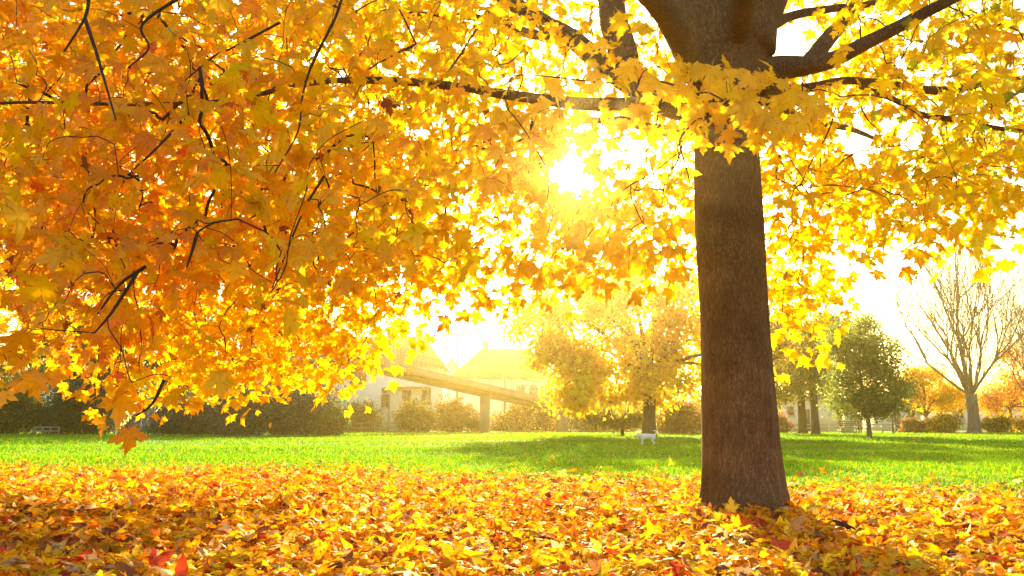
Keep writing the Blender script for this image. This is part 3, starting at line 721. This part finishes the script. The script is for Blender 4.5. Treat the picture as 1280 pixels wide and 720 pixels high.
# yellow and orange trees round the bare tree
Yc = 66; b = np.array([xat(1158, Yc), Yc, 0])
leafy_tree('small_tree', b, 1.6, .14, [(xat(1160, Yc), Yc, zat(485, Yc), 2.4, 1.8, 1.9), (xat(1188, Yc), Yc, zat(500, Yc), 1.8, 1.5, 1.6), (xat(1140, Yc), Yc, zat(480, Yc), 1.2, 1.2, 1.3)], 6000, .17, [(.92, .60, .012), (.88, .46, .01), (.65, .52, .02)], [5, 3, 2], 'bright yellow small tree left of the bare tree', limbs=8, per=140, cf=.23)
Yc = 66; b = np.array([xat(1264, Yc), Yc, 0])
leafy_tree('small_tree', b, 2.2, .16, [(xat(1255, Yc), Yc, zat(490, Yc), 1.6, 1.5, 1.6), (xat(1280, Yc), Yc, zat(460, Yc), 2.0, 1.5, 2.6), (xat(1300, Yc), Yc, zat(500, Yc), 1.9, 1.5, 1.9), (xat(1240, Yc), Yc, zat(510, Yc), 1.2, 1.1, 1.1)], 5200, .17, ORG, [4, 2, 3], 'orange leaved tree right of the bare tree at the picture edge', limbs=9)
# green and yellow tree far left behind the near leaves
Yc = 17; b = np.array([xat(-90, Yc), Yc, 0])
leafy_tree('park_tree', b, 2.8, .22, [(xat(20, Yc), Yc, zat(240, Yc), 2.0, 1.8, 1.3), (xat(-60, Yc), Yc, zat(160, Yc), 2.4, 1.8, 1.7), (xat(60, Yc), Yc, zat(300, Yc), 1.3, 1.3, .7), (xat(-120, Yc), Yc, zat(280, Yc), 2, 1.8, 1.5)], 5200, .12, [(.30, .36, .03), (.42, .42, .03), (.20, .26, .03), (.6, .45, .03)], [4, 3, 3, 2], 'green and yellow tree behind the orange leaves at far left', limbs=9, T=T_LO)
# trees behind the left hedge
Yc = 58
for (px, hw, py0, py1, pal, lab) in [(20, 46, 430, 520, [(.25, .25, .04), (.16, .19, .04), (.45, .35, .03)], 'olive and yellow tree above the hedge at far left'), (118, 40, 455, 520, DGR[:3], 'dark tree behind the hedge, next to the steps')]:
    b = np.array([xat(px, Yc), Yc, 0]); cz = (zat(py0, Yc) + zat(py1, Yc)) / 2; hz = (zat(py0, Yc) - zat(py1, Yc)) / 2
    leafy_tree('park_tree', b, 2.2, .2, [(b[0], Yc, cz, hw * Yc / F, 1.8, hz), (b[0] - 1, Yc, cz - hz * .4, hw * Yc / F * .8, 1.8, hz * .7), (b[0] + 1.2, Yc, cz - hz * .3, hw * Yc / F * .7, 1.8, hz * .6)], 5000, .17, pal, [3, 3, 2], lab, limbs=7, per=140, cf=.23)

for (px, h, pal, lab) in [(-95, 13, OLV, 'tall olive tree far behind the lawn, off the left edge'), (95, 12, DGR[:3], 'tall dark tree behind the left hedge, mostly hidden by orange leaves'), (215, 12.5, GRN, 'tall green tree behind the steps, mostly hidden by orange leaves'), (345, 11.5, OLV, 'tall olive tree behind the largest shrubs, hidden by leaves')]:
    Yc = 60; b = np.array([xat(px, Yc), Yc, 0])
    leafy_tree('park_tree', b, 4.0, .28, [(b[0], Yc, h * .62, 3.0, 2.4, h * .36), (b[0] - 1.8, Yc, h * .5, 2.2, 2.0, h * .26), (b[0] + 1.9, Yc, h * .52, 2.2, 2.0, h * .28)], 5500, .24, pal, [1] * len(pal), lab, limbs=8, per=140, cf=.23)
# bare trees
def bare_tree(base, H, r, label, seed, leaves=None):
    global rng
    keep = rng; rng = np.random.default_rng(seed)
    root = empty('bare_tree', tuple(base), label, 'tree'); tr = MB(); br = MB()
    b = np.array(base, float); hh = H * .20
    P = smoothpath([b + [0, 0, -.1], b + [.05, 0, hh * .5], b + [0, 0, hh]], 5)
    tr.tube(P, r * np.interp(np.linspace(0, 1, len(P)), [0, .12, .5, 1], [1.5, 1.1, .95, 1.0]), 14)
    tips = []
    for i in range(15):
        a = 2 * math.pi * i / 7.5 + rng.normal(0, .2); el = rng.uniform(.7, 3.2)
        d = unit(np.array([math.cos(a) * 1.0, math.sin(a) * 1.0, el]))
        z0 = hh * rng.uniform(.8, 1.0)
        grow(br, b + [0, 0, z0], d, H * rng.uniform(.22, .29), r * rng.uniform(.16, .30), 5, .14, .26, .005, tips, sides=7)
    grow(br, b + [0, 0, hh], [0.02, 0, 1], H * .30, r * .42, 6, .12, .24, .005, tips, sides=8)
    tr.build('trunk', M['bark_grey'], root, smooth=True); br.build('branch', M['bark_grey'], root, smooth=True)
    if leaves:
        T = np.array(tips); k = rng.integers(0, len(T), leaves); C = T[k] + rng.normal(0, .35, (leaves, 3))
        link('crown', leaf_mesh('crown', C, rng.normal(0, 1, (leaves, 3)), rng.normal(0, 1, (leaves, 3)), rng.uniform(.1, .2, leaves), pick(ORG, [3, 1, 3], leaves), M['foliage'], QUAD), root)
    print('bare', len(tips)); rng = keep
Yc = 60; bare_tree((xat(1217, Yc), Yc, 0), 14.4, .40, 'tall bare grey tree with spreading leafless branches at right', 3)
Yc = 63; bare_tree((xat(1300, Yc), Yc, 0), 12.0, .30, 'second bare tree with a few orange leaves at the right edge', 5, 700)

# shrubs and hedges
def sh(px0, px1, pytop, pybase, n, size, pal, wts, label, Y=None, d=2.2, lobes=6, name='shrub'):
    g = gnd((px0 + px1) / 2, pybase); Y = Y or g[1]; w_ = (px1 - px0) * Y / F
    bush((xat((px0 + px1) / 2, Y), Y, 0), w_, d, zat(pytop, Y) * 1.05, n, size, pal, wts, label, lobes=lobes, name=name)
sh(-60, 60, 482, 541, 7000, .15, OLV + DGR[:1], [3, 2, 3, 1, 3], 'olive green hedge shrub at the far left edge of the lawn', Y=54)
sh(40, 150, 478, 541, 7500, .15, DGR + GRN[:1], [3, 3, 2, 1, 2], 'dark green hedge shrub left of the steps', Y=54, lobes=7)
sh(176, 300, 492, 543, 7000, .16, BLU, [3, 3, 2, 1], 'blue green spreading shrub just right of the steps', Y=52)
sh(250, 436, 462, 545, 12500, .16, BLU + DGR[1:2], [3, 3, 2, 1.5, 2], 'largest dark shrub mass on the left lawn edge', Y=49, d=3.5, lobes=7)
sh(392, 436, 500, 545, 2200, .13, GRN, [2, 3, 3, 1], 'light green shrub at the right end of the dark shrubs', Y=47.5, lobes=3, d=1.5)
sh(425, 480, 491, 534, 3200, .16, OLV, [3, 3, 2, 1], 'rounded olive shrub in front of the white house', Y=66, lobes=4)
sh(491, 548, 488, 538, 3800, .16, OLV, [3, 3, 2, 2], 'round shrub in front of the white house window wall', Y=66, lobes=4)
sh(535, 612, 492, 538, 4200, .17, BRN + OLV[:1], [3, 3, 2, 1, 2], 'brownish shrub under the footbridge, left of its first pier', Y=70)
sh(612, 705, 492, 538, 4800, .17, BRN + YEL[2:3], [3, 3, 2, 1, 2], 'brown and yellow shrub between the two bridge piers', Y=78)
sh(705, 800, 505, 540, 4200, .16, BRN + OLV[:1], [3, 3, 2, 1, 2], 'low brown shrub at the foot of the bridge ramp', Y=72)
sh(815, 885, 492, 543, 4600, .15, BRN, [3, 3, 2, 1], 'reddish brown shrub close left of the big trunk', Y=56)
sh(955, 985, 505, 541, 2000, .15, [(.28, .15, .10), (.35, .2, .1)], [3, 2], 'russet shrub showing right of the big trunk', Y=64, lobes=3)
sh(1118, 1160, 516, 540, 2600, .13, BRN + YEL[1:2], [3, 3, 1, 2, 1], 'low russet shrub by the red roofed house', Y=62, lobes=4, d=1.4)
sh(1150, 1206, 512, 541, 3000, .13, OLV + YEL[:2], [2, 3, 1, 3, 3, 2], 'low olive and yellow shrub left of the bare tree', Y=61.5, lobes=5, d=1.4)
sh(1224, 1262, 514, 541, 2400, .13, OLV + YEL[:1], [2, 3, 2, 3, 2], 'low green shrub right of the bare tree', Y=62, lobes=4, d=1.4)
sh(1256, 1330, 510, 541, 2800, .14, YEL[:2] + OLV[:2], [3, 3, 2, 2], 'low yellow shrub at the right edge of the lawn', Y=64, lobes=5, d=1.4)
# belt of trees closing the view far behind
for i, (px, py, pal, lab) in enumerate([(-130, 470, DGR, 'distant dark tree off the left side'), (60, 462, OLV, 'distant olive tree beyond the left hedge'), (200, 452, OLV, 'distant tree behind the blue green shrub'), (330, 446, BRN, 'distant brown tree behind the largest shrub mass'), (1075, 500, OLV, 'distant low tree behind the round green tree'), (1210, 498, OLV, 'distant low tree behind the bare tree'), (900, 500, BRN, 'distant brown tree hidden behind the big trunk'), (760, 498, OLV, 'distant tree behind the broad yellow tree'), (1380, 480, ORG, 'distant orange tree off the right side')]):
    Yc = 105; b = np.array([xat(px, Yc), Yc, 0]); h = zat(py, Yc); wd = 6.5
    leafy_tree('far_tree', b, h * .4, .2, [(b[0], Yc, h * .6, wd, 3, h * .4), (b[0] - wd * .5, Yc, h * .42, wd * .7, 3, h * .38), (b[0] + wd * .6, Yc, h * .4, wd * .7, 3, h * .38)], 3000, .45, pal, [1] * len(pal), lab, group='distant trees behind the houses', limbs=5)

# ------------------------------------------------------------------ houses
def house(x0, x1, Y, depth, eave, ridge, wallmat, roofmat, label, windows=(), hip=1.2, chimney=None, base=0.0, name='house', gable_front=False, doors=()):
    root = empty(name, ((x0 + x1) / 2, Y, 0), label, 'house'); y0, y1 = Y, Y + depth; ym = (y0 + y1) / 2; xm = (x0 + x1) / 2
    wb = MB(); wb.box(x0, x1, y0, y1, -.2, eave)
    if gable_front: wb.prism([(x0 + .01, y0 + .01, eave), (x1 - .01, y0 + .01, eave), (xm, y0 + .01, ridge - .12)], (0, depth - .02, 0))
    wb.build('wall', wallmat, root)
    rb = MB(); o = .45; t = .16
    if gable_front:
        for s in (-1, 1):
            xe = xm + s * ((x1 - x0) / 2 + o); ze = eave - o * (ridge - eave) / ((x1 - x0) / 2)
            rb.prism([(xm, y0 - o, ridge), (xe, y0 - o, ze), (xe, y0 - o, ze + t), (xm, y0 - o, ridge + t)], (0, depth + 2 * o, 0))
    else:
        e = eave + .01
        V = [(x0 - o, y0 - o, e), (x1 + o, y0 - o, e), (x1 + o, y1 + o, e), (x0 - o, y1 + o, e), (x0 + hip, ym, ridge), (x1 - hip, ym, ridge)]
        V2 = V + [(a, b_, c - t) for a, b_, c in V[:4]]
        rb.add(V2, [(0, 1, 5, 4), (1, 2, 5), (2, 3, 4, 5), (3, 0, 4), (6, 9, 8, 7), (0, 6, 7, 1), (1, 7, 8, 2), (2, 8, 9, 3), (3, 9, 6, 0)])
    rf = rb.build('roof', roofmat, root)
    for c in (chimney or ()):
        cb = MB(); cb.box(c - .4, c + .4, ym - .4, ym + .4, ridge - .8, ridge + .9); cb.box(c - .46, c + .46, ym - .46, ym + .46, ridge + .9, ridge + 1.02)
        cb.build('chimney', M['roof'], rf)
    for (a, b_, z0, z1, fm) in windows:
        f = MB(); fw = .07; yy = y0 - .05
        f.box(a - fw, a, yy, y0 + .02, z0 - fw, z1 + fw); f.box(b_, b_ + fw, yy, y0 + .02, z0 - fw, z1 + fw)
        f.box(a, b_, yy, y0 + .02, z1, z1 + fw); f.box(a, b_, yy, y0 + .02, z0 - fw, z0)
        if b_ - a > .7: f.box((a + b_) / 2 - .03, (a + b_) / 2 + .03, yy + .01, y0 + .02, z0, z1)
        w_ = f.build('window', M[fm], root)
        MB().box(a, b_, y0 - .02, y0 + .01, z0, z1).build('pane', M['glass'], w_)
        MB().box(a - .15, b_ + .15, y0 - .14, y0 - .052, z0 - .17, z0 - .075).build('sill', M['frame'], w_)
    for (a, b_, z1) in doors:
        d = MB().box(a, b_, y0 - .04, y0 + .01, 0, z1).build('door', M['dark_frame'], root)
        MB().box(b_ - .2, b_ - .1, y0 - .10, y0 - .045, .95, 1.05).build('handle', M['metal'], d)
    return root
# white house behind the footbridge
Yh = 84; X = lambda px: xat(px, Yh); Z = lambda py: zat(py, Yh)
wh = house(X(380), X(549), Yh, 8.5, Z(457), Z(415), M['white_wall'], M['roof'], 'white rendered house under a brown roof, seen below the footbridge', hip=2.2,
      windows=[(X(437), X(455), Z(480), Z(463), 'dark_frame'), (X(476.5), X(486), Z(509), Z(494), 'dark_frame'), (X(477), X(481.5), Z(491), Z(486), 'dark_frame'), (X(528), X(537), Z(505), Z(488), 'dark_frame'), (X(503), X(512), Z(505), Z(488), 'dark_frame')],
      chimney=[X(478), X(516)], doors=[(X(410), X(420), 2.1)])
pc = MB(); pc.box(X(481.5), X(538), Yh - .9, Yh - .003, Z(486), Z(484)); pc.box(X(486.4), X(487.6), Yh - .9, Yh - .8, 0, Z(486)); pc.box(X(537), X(538), Yh - .9, Yh - .8, 0, Z(486)); pc.build('porch', M['dark_frame'], wh)
Yh = 104
house(X(566), X(694), Yh, 9, Z(472), Z(432), M['white_wall'], M['roof'], 'hazy house with hipped brown roof between the street lamps', hip=3.4,
      windows=[(X(646), X(656), Z(497), Z(482), 'frame'), (X(662), X(672), Z(497), Z(482), 'frame'), (X(600), X(612), Z(497), Z(482), 'frame')], chimney=[X(605)])
Yh = 118
house(X(548), X(580), Yh, 8, Z(470), Z(449), M['white_wall'], M['roof'], 'small gabled house in the gap between the two larger roofs', gable_front=True, windows=[(X(560), X(567), Z(482), Z(473), 'frame')])
Yh = 120
house(X(690), X(775), Yh, 8, Z(490), Z(465), M['white_wall'], M['roof'], 'far hazy house behind the broad yellow tree', hip=2, windows=[(X(705), X(715), Z(510), Z(500), 'frame'), (X(735), X(745), Z(510), Z(500), 'frame')])
Yh = 80
gar = house(X(962), X(1046), Yh, 6, Z(499), Z(491), M['white_wall'], M['roof'], 'long low white building behind the lawn fence, right of the big trunk', hip=.8, windows=[(X(985), X(993), Z(519), Z(508), 'frame')], doors=[(X(1005), X(1013), 2.1)], name='white_building')
Yh = 78
house(X(1112), X(1152), Yh, 6, Z(514), Z(494), M['white_wall'], M['roof_red'], 'white cottage with red roof right of the round green tree', gable_front=True, windows=[(X(1137), X(1144), Z(521), Z(512), 'dark_frame')], doors=[(X(1118), X(1126), 1.6)])
Yh = 88
house(X(1180), X(1330), Yh, 7, Z(508), Z(490), M['white_wall'], M['roof_red'], 'pale house glimpsed behind the bare tree and orange leaves', hip=2, windows=[(X(1195), X(1205), Z(523), Z(512), 'frame'), (X(1245), X(1255), Z(523), Z(512), 'frame')])
Yh = 92
house(X(20), X(105), Yh, 8, Z(470), Z(438), M['white_wall'], M['roof'], 'pale grey house glimpsed between leaves above the left hedge', hip=2, windows=[(X(35), X(45), Z(490), Z(478), 'frame'), (X(62), X(72), Z(490), Z(478), 'frame'), (X(84), X(94), Z(490), Z(478), 'frame')])
Yh = 98
house(X(275), X(375), Yh, 8, Z(462), Z(428), M['white_wall'], M['roof'], 'grey roofed house glimpsed between leaves above the largest shrubs', hip=2, windows=[(X(300), X(312), Z(490), Z(476), 'frame'), (X(335), X(347), Z(490), Z(476), 'frame')])

# ------------------------------------------------------------------ footbridge
def build_bridge():
    A = at(300, 441, 58); B = at(452, 449, 61); Cc = at(600, 483, 69); Dd = at(703, 506, 76); E = at(775, 526, 82); E[2] = .15
    root = empty('footbridge', (A[0], A[1], 0), 'concrete footbridge ramp sloping down to the right past the houses', 'bridge')
    P = [A, B, Cc, Dd, E]; wdt = 2.6
    def off(i):
        a = P[max(i - 1, 0)]; b_ = P[min(i + 1, len(P) - 1)]; d = b_ - a; n_ = np.array([d[1], -d[0], 0.]); n_ = n_ / np.linalg.norm(n_)
        if n_[1] > 0: n_ = -n_
        return n_
    O = [off(i) for i in range(5)]
    def strip(lo, hi, o0, o1, name, mat, par):
        m = MB(); V = []
        for i in range(5):
            for o in (o0, o1):
                q = P[i] + O[i] * o
                V += [(q[0], q[1], max(q[2] + lo, -.3)), (q[0], q[1], q[2] + hi)]
        Fc = []
        for i in range(4):
            a = i * 4; b_ = a + 4
            Fc += [(a, b_, b_ + 1, a + 1), (a + 2, a + 3, b_ + 3, b_ + 2), (a + 1, b_ + 1, b_ + 3, a + 3), (a, a + 2, b_ + 2, b_)]
        Fc += [(0, 1, 3, 2), (16, 18, 19, 17)]; m.add(V, Fc); return m.build(name, mat, par)
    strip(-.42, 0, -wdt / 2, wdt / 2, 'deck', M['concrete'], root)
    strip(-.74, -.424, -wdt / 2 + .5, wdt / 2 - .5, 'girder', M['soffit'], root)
    for s in (-1, 1):
        strip(.003, .11, s * wdt / 2 - .12 * s, s * (wdt / 2 + .02), 'kerb', M['concrete'], root)
    for (px, Yp, w_) in ((605, 69.4, .42), (703, 76, .5), (330, 58.6, .42)):
        t = np.interp(Yp, [p[1] for p in P], range(5)); i = min(int(t), 3); f = t - i; q = P[i] * (1 - f) + P[i + 1] * f
        m = MB(); m.box(q[0] - w_, q[0] + w_, q[1] - .4, q[1] + .4, -.2, q[2] - .745); m.build('pier', M['concrete'], root)
    for s in (-1, 1):
        rl = MB()
        for i in range(4):
            L = np.linalg.norm(P[i + 1] - P[i]); k = max(2, int(L / 2.2))
            a = P[i] + O[i] * s * (wdt / 2 - .05); b_ = P[i + 1] + O[i + 1] * s * (wdt / 2 - .05)
            for j in range(k + (i == 3)):
                q = a + (b_ - a) * j / k; rl.tube([q + [0, 0, .1], q + [0, 0, 1.25]], .035, 6)
            for h in (1.25, .95, .65, .35): rl.tube([a + [0, 0, h], b_ + [0, 0, h]], .028 if h > 1.2 else .014, 6)
            kk = int(L / .3)
            for j in range(kk):
                q = a + (b_ - a) * j / kk; rl.tube([q + [0, 0, .3], q + [0, 0, 1.2]], .009, 3)
        rl.build('railing', M['metal'], root)
build_bridge()

# ------------------------------------------------------------------ street lamps
def street_lamp(px, Y, pytop, arms, label):
    x = xat(px, Y); h = zat(pytop, Y); root = empty('street_lamp', (x, Y, 0), label, 'street lamp', 'street lamps above the footbridge')
    p = MB(); p.tube([(x, Y, -.1), (x, Y, h * .4), (x, Y, h)], [.17, .13, .10], 10); p.build('pole', M['dark_frame'], root, smooth=True)
    for (dpx, dpy) in arms:
        e = np.array([x + dpx * Y / F, Y, h - dpy * Y / F]); a = MB()
        a.tube(smoothpath([(x, Y, h - .1), ((x + e[0]) / 2, Y, (h + e[2]) / 2 + .06), e], 4), .10, 8)
        am = a.build('arm', M['dark_frame'], root, smooth=True); s = 1 if dpx > 0 else -1
        hd = MB(); n = 10
        hd.tube([e + [-s * .05, 0, 0], e + [s * .12, 0, .02], e + [s * .5, 0, .01], e + [s * .75, 0, -.02]], [.05, .13, .14, .04], n)
        hd.build('lamp_head', M['cabinet'], am, smooth=True)
street_lamp(571, 92, 418, [(-24, 1), (30, -9)], 'double armed street lamp over the gap between the two roofs')
street_lamp(631, 100, 397, [(-22, 8), (18, 0)], 'taller hazy street lamp just left of the yellow tree crown')

# ------------------------------------------------------------------ steps, fences, cabinet, bench, path
def steps():
    Y = 53; x0, x1 = xat(146, Y), xat(176, Y); root = empty('stairs', ((x0 + x1) / 2, Y, 0), 'brown grey outdoor steps with handrail between the dark shrubs', 'stairs')
    m = MB()
    for i in range(9): m.box(x0 + .001 * i, x1 - .001 * i, Y + i * .32, Y + 3.4, (i * .17 if i else -.1), (i + 1) * .17)
    m.build('flight', M['step'], root)
    for s, xx in ((0, x0 - .05), (1, x1 + .05)):
        r = MB(); r.tube([(xx, Y - .1, .95), (xx, Y + 2.8, .95 + 1.45)], .03, 6); r.tube([(xx, Y - .1, .5), (xx, Y + 2.8, .5 + 1.45)], .02, 6)
        for k in range(4): r.tube([(xx, Y - .1 + k * .95, 0), (xx, Y - .1 + k * .95, .95 + k * .475)], .025, 6)
        r.build('handrail', M['metal'], root)
steps()
def rail_fence(px0, px1, Y, h, label, mat, n, rails=(1., .55)):
    x0, x1 = xat(px0, Y), xat(px1, Y); root = empty('fence', ((x0 + x1) / 2, Y, 0), label, 'fence')
    for i in range(n):
        x = x0 + (x1 - x0) * i / (n - 1); MB().box(x - .06, x + .06, Y - .05, Y + .05, -.05, h + .06).build('post', M[mat], root)
    for f in rails: MB().box(x0, x1, Y - .085, Y - .055, h * f - .05, h * f + .04).build('rail', M[mat], root)
rail_fence(955, 1135, 66, .62, 'low pale rail fence along the right lawn edge before the white building', 'pale_wood', 12)
rail_fence(44, 74, 51, .50, 'short grey rail fence before the far left hedge', 'wood', 4)
rail_fence(436, 500, 64, .75, 'wooden rail fence between the two round shrubs', 'wood', 5)
def cabinet():
    Y = 60; x0, x1 = xat(1057, Y), xat(1067.5, Y); h = zat(517, Y)
    root = empty('utility_cabinet', ((x0 + x1) / 2, Y, 0), 'white utility cabinet beside the fence behind the green tree', 'cabinet')
    MB().box(x0 - .04, x1 + .04, Y - .04, Y + .5, -.02, .12).build('plinth', M['step'], root)
    MB().box(x0, x1, Y, Y + .45, .122, h - .1).build('body', M['cabinet'], root)
    MB().box(x0 - .04, x1 + .04, Y - .05, Y + .5, h - .098, h).build('lid', M['cabinet'], root)
    d = MB().box(x0 + .05, x1 - .05, Y - .02, Y - .002, .2, h - .18).build('door', M['cabinet'], root)
    MB().box(x1 - .16, x1 - .12, Y - .05, Y - .022, .55, .7).build('handle', M['dark_frame'], d)
cabinet()
def bench():
    Y = 58.5; x0, x1 = xat(1052, Y), xat(1079, Y); root = empty('park_bench', ((x0 + x1) / 2, Y, 0), 'dark wooden park bench in front of the white utility cabinet', 'bench')
    for k in range(4): MB().box(x0, x1, Y + k * .11, Y + k * .11 + .09, .43, .47).build('seat_slat', M['wood'], root)
    for k in range(3): MB().box(x0, x1, Y + .46 + k * .02, Y + .49 + k * .02, .55 + k * .13, .65 + k * .13).build('back_slat', M['wood'], root)
    for x in (x0 + .15, x1 - .15):
        m = MB(); m.box(x - .04, x + .04, Y + .02, Y + .08, 0, .428); m.box(x - .04, x + .04, Y + .38, Y + .44, 0, .428); m.box(x - .04, x + .04, Y + .082, Y + .378, .34, .42)
        m.box(x - .03, x + .03, Y + .52, Y + .56, .3, .95); m.build('leg', M['dark_frame'], root)
bench()
def bollard(px, Y, h, label):
    x = xat(px, Y); m = MB(); m.tube([(x, Y, -.05), (x, Y, h), (x, Y, h + .05)], [.07, .07, .03], 10)
    o = m.build('bollard', M['dark_frame'], smooth=True); tag(o, label, 'post')
bollard(1116, 57, 1.2, 'dark upright post between the green tree and the cottage')
def path():
    V = []; pts = [gnd(132, 542), gnd(150, 545), gnd(172, 549), gnd(198, 551), gnd(212, 551)]; Q = smoothpath(pts, 5); m = MB(); n = len(Q)
    hw = .55; V = []
    for q in Q: V += [(q[0], q[1] - hw * 1.4, .006), (q[0] , q[1] + hw * 1.4, .006)]
    m.add(V, [(2 * i, 2 * i + 2, 2 * i + 3, 2 * i + 1) for i in range(n - 1)]); o = m.build('path', M['path']); tag(o, 'pale stone path leading from the steps into the lawn', None, None, 'structure')
path()

# ------------------------------------------------------------------ dog
def dog():
    g = gnd(808, 557.5); Y = g[1]; k = Y / F; x0 = xat(808, Y)
    me = bpy.data.meshes.new('dog'); S = 1.0
    # x to the right in metres (tail to the right, head to the left)
    v = {}; P = []; Rr = []; E = []
    def a(nm, x, y, z, r, par=None):
        v[nm] = len(P); P.append((x, y, z)); Rr.append(r)
        if par is not None: E.append((v[par], v[nm]))
    a('pelvis', .20, 0, .29, .090); a('waist', .08, 0, .285, .085, 'pelvis'); a('chest', -.10, 0, .275, .105, 'waist'); a('shoulder', -.19, 0, .285, .095, 'chest')
    a('neck', -.26, -.02, .31, .065, 'shoulder'); a('skull', -.325, -.05, .315, .066, 'neck'); a('stop', -.37, -.075, .295, .045, 'skull'); a('muzzle', -.42, -.10, .275, .030, 'stop')
    a('rump', .26, 0, .285, .070, 'pelvis'); a('tail1', .30, 0, .34, .026, 'rump'); a('tail2', .325, 0, .42, .026, 'tail1'); a('tail3', .285, 0, .475, .024, 'tail2'); a('tail4', .23, 0, .46, .014, 'tail3')
    for s in (-1, 1):
        f = .03 * s
        a('sh%d' % s, -.16 + f, .065 * s, .20, .046, 'chest'); a('el%d' % s, -.14 + f, .07 * s, .145, .034, 'sh%d' % s); a('wr%d' % s, -.16 + f, .07 * s, .07, .024, 'el%d' % s); a('fp%d' % s, -.165 + f, .07 * s, .022, .024, 'wr%d' % s); a('ft%d' % s, -.20 + f, .07 * s, .018, .018, 'fp%d' % s)
        a('th%d' % s, .20 + f, .07 * s, .19, .058, 'pelvis'); a('kn%d' % s, .17 + f, .075 * s, .145, .040, 'th%d' % s); a('hk%d' % s, .25 + f, .07 * s, .085, .024, 'kn%d' % s); a('hp%d' % s, .235 + f, .07 * s, .022, .024, 'hk%d' % s); a('ht%d' % s, .20 + f, .07 * s, .018, .018, 'hp%d' % s)
        a('ea%d' % s, -.31, -.04 + .055 * s, .365, .020, 'skull'); a('eb%d' % s, -.30, -.04 + .075 * s, .33, .014, 'ea%d' % s)
    me.from_pydata(P, E, []); me.update(); me.materials.append(M['fur'])
    o = bpy.data.objects.new('dog', me); COL.objects.link(o); o.location = (x0, Y, float(gz(x0, Y))); o.rotation_euler = (0, 0, R(8)); o.scale = (1.05,) * 3
    m1 = o.modifiers.new('skin', 'SKIN'); m1.use_smooth_shade = True
    for i, sv in enumerate(me.skin_vertices[0].data): sv.radius = (Rr[i], Rr[i]); sv.use_root = (i == 0)
    m2 = o.modifiers.new('sub', 'SUBSURF'); m2.levels = 2; m2.render_levels = 2
    tx = bpy.data.textures.new('fur_tufts', 'CLOUDS'); tx.noise_scale = .03
    m3 = o.modifiers.new('fur', 'DISPLACE'); m3.texture = tx; m3.strength = .022; m3.mid_level = .5
    tag(o, 'small white shaggy dog with curled up tail standing on the lawn', 'dog')
    for (x, y, z, r, nm) in ((-.452, -.118, .282, .014, 'nose'), (-.372, -.118, .325, .009, 'eye'), (-.395, -.045, .325, .009, 'eye')):
        b = MB(); b.tube([(x, y, z - r), (x, y, z - r * .5), (x, y, z + r * .5), (x, y, z + r)], [r * .3, r, r, r * .3], 8); e = b.build(nm, M['nose'], o, smooth=True, world=False)
dog()

# ------------------------------------------------------------------ single leaves
def single(name, C, tip, nr, size, col, label, cat='leaf', group=None, mat='litter', curl=.4):
    C = np.array(C, float); me = leaf_mesh(name, np.zeros((1, 3)), np.array([tip], float), np.array([nr], float), np.array([size]), np.array([col], float), M[mat], T_HI, .3, curl, edge=np.array([.3]))
    o = link(name, me); o.location = C; tag(o, label, cat, group)
def gl(px, py, dz=.075):
    p = gnd(px, py); p[2] = gz(p[0], p[1]) + dz
    p2 = at(px, py, p[1]); return np.array([p2[0], p[1], p[2]])
single('maple_leaf', gl(940, 668, .09), (-.8, .3, .35), (.1, -.5, .8), .19, (.92, .16, .01), 'bright red orange fallen leaf just in front of the trunk')
single('maple_leaf', gl(916, 655, .10), (0, .1, 1), (0, -1, .2), .12, (.92, .66, .03), 'yellow fallen leaf standing upright against the trunk foot')
single('maple_leaf', gl(1010, 640 + 12, .10), (.7, -.2, .3), (0, -.5, .9), .14, (.55, .45, .08), 'olive yellow fallen leaf right of the trunk foot')
single('maple_leaf', gl(1055, 672, .09), (.5, .5, .2), (0, -.4, .9), .14, (.07, .025, .015), 'dark brown fallen leaf in the trunk shadow')
single('maple_leaf', at(163, 535, 3.8), (.15, 0, -1), (.9, -.5, .1), .12, (.90, .42, .01), 'orange leaf falling below the hanging branch tip', 'leaf', None, 'leaf')
single('maple_leaf', at(118, 530, 4.0), (1, 0, .5), (.3, -.5, -.8), .07, (.92, .50, .02), 'small orange leaf drifting in the air left of the hanging tip', 'leaf', None, 'leaf')
single('maple_leaf', at(130, 537, 5.2), (.1, 0, 1), (.8, -.6, .1), .045, (.92, .55, .02), 'tiny yellow leaf falling above the lawn near the steps', 'leaf', None, 'leaf')

# ------------------------------------------------------------------ haze
def haze():
    m = bpy.data.materials.new('haze'); m.use_nodes = True; nt = m.node_tree; nt.nodes.clear()
    o = N(nt, 'ShaderNodeOutputMaterial'); v = N(nt, 'ShaderNodeVolumePrincipled')
    v.inputs['Color'].default_value = HAZE_C + (1,); v.inputs['Density'].default_value = HAZE_D; v.inputs['Anisotropy'].default_value = HAZE_G
    nt.links.new(v.outputs[0], o.inputs['Volume'])
    b = MB().box(-740, 740, -440, 740, -1.5, 19.0).build('haze', m); tag(b, 'thin warm haze lit by the low sun', 'haze', None, 'stuff')
haze()
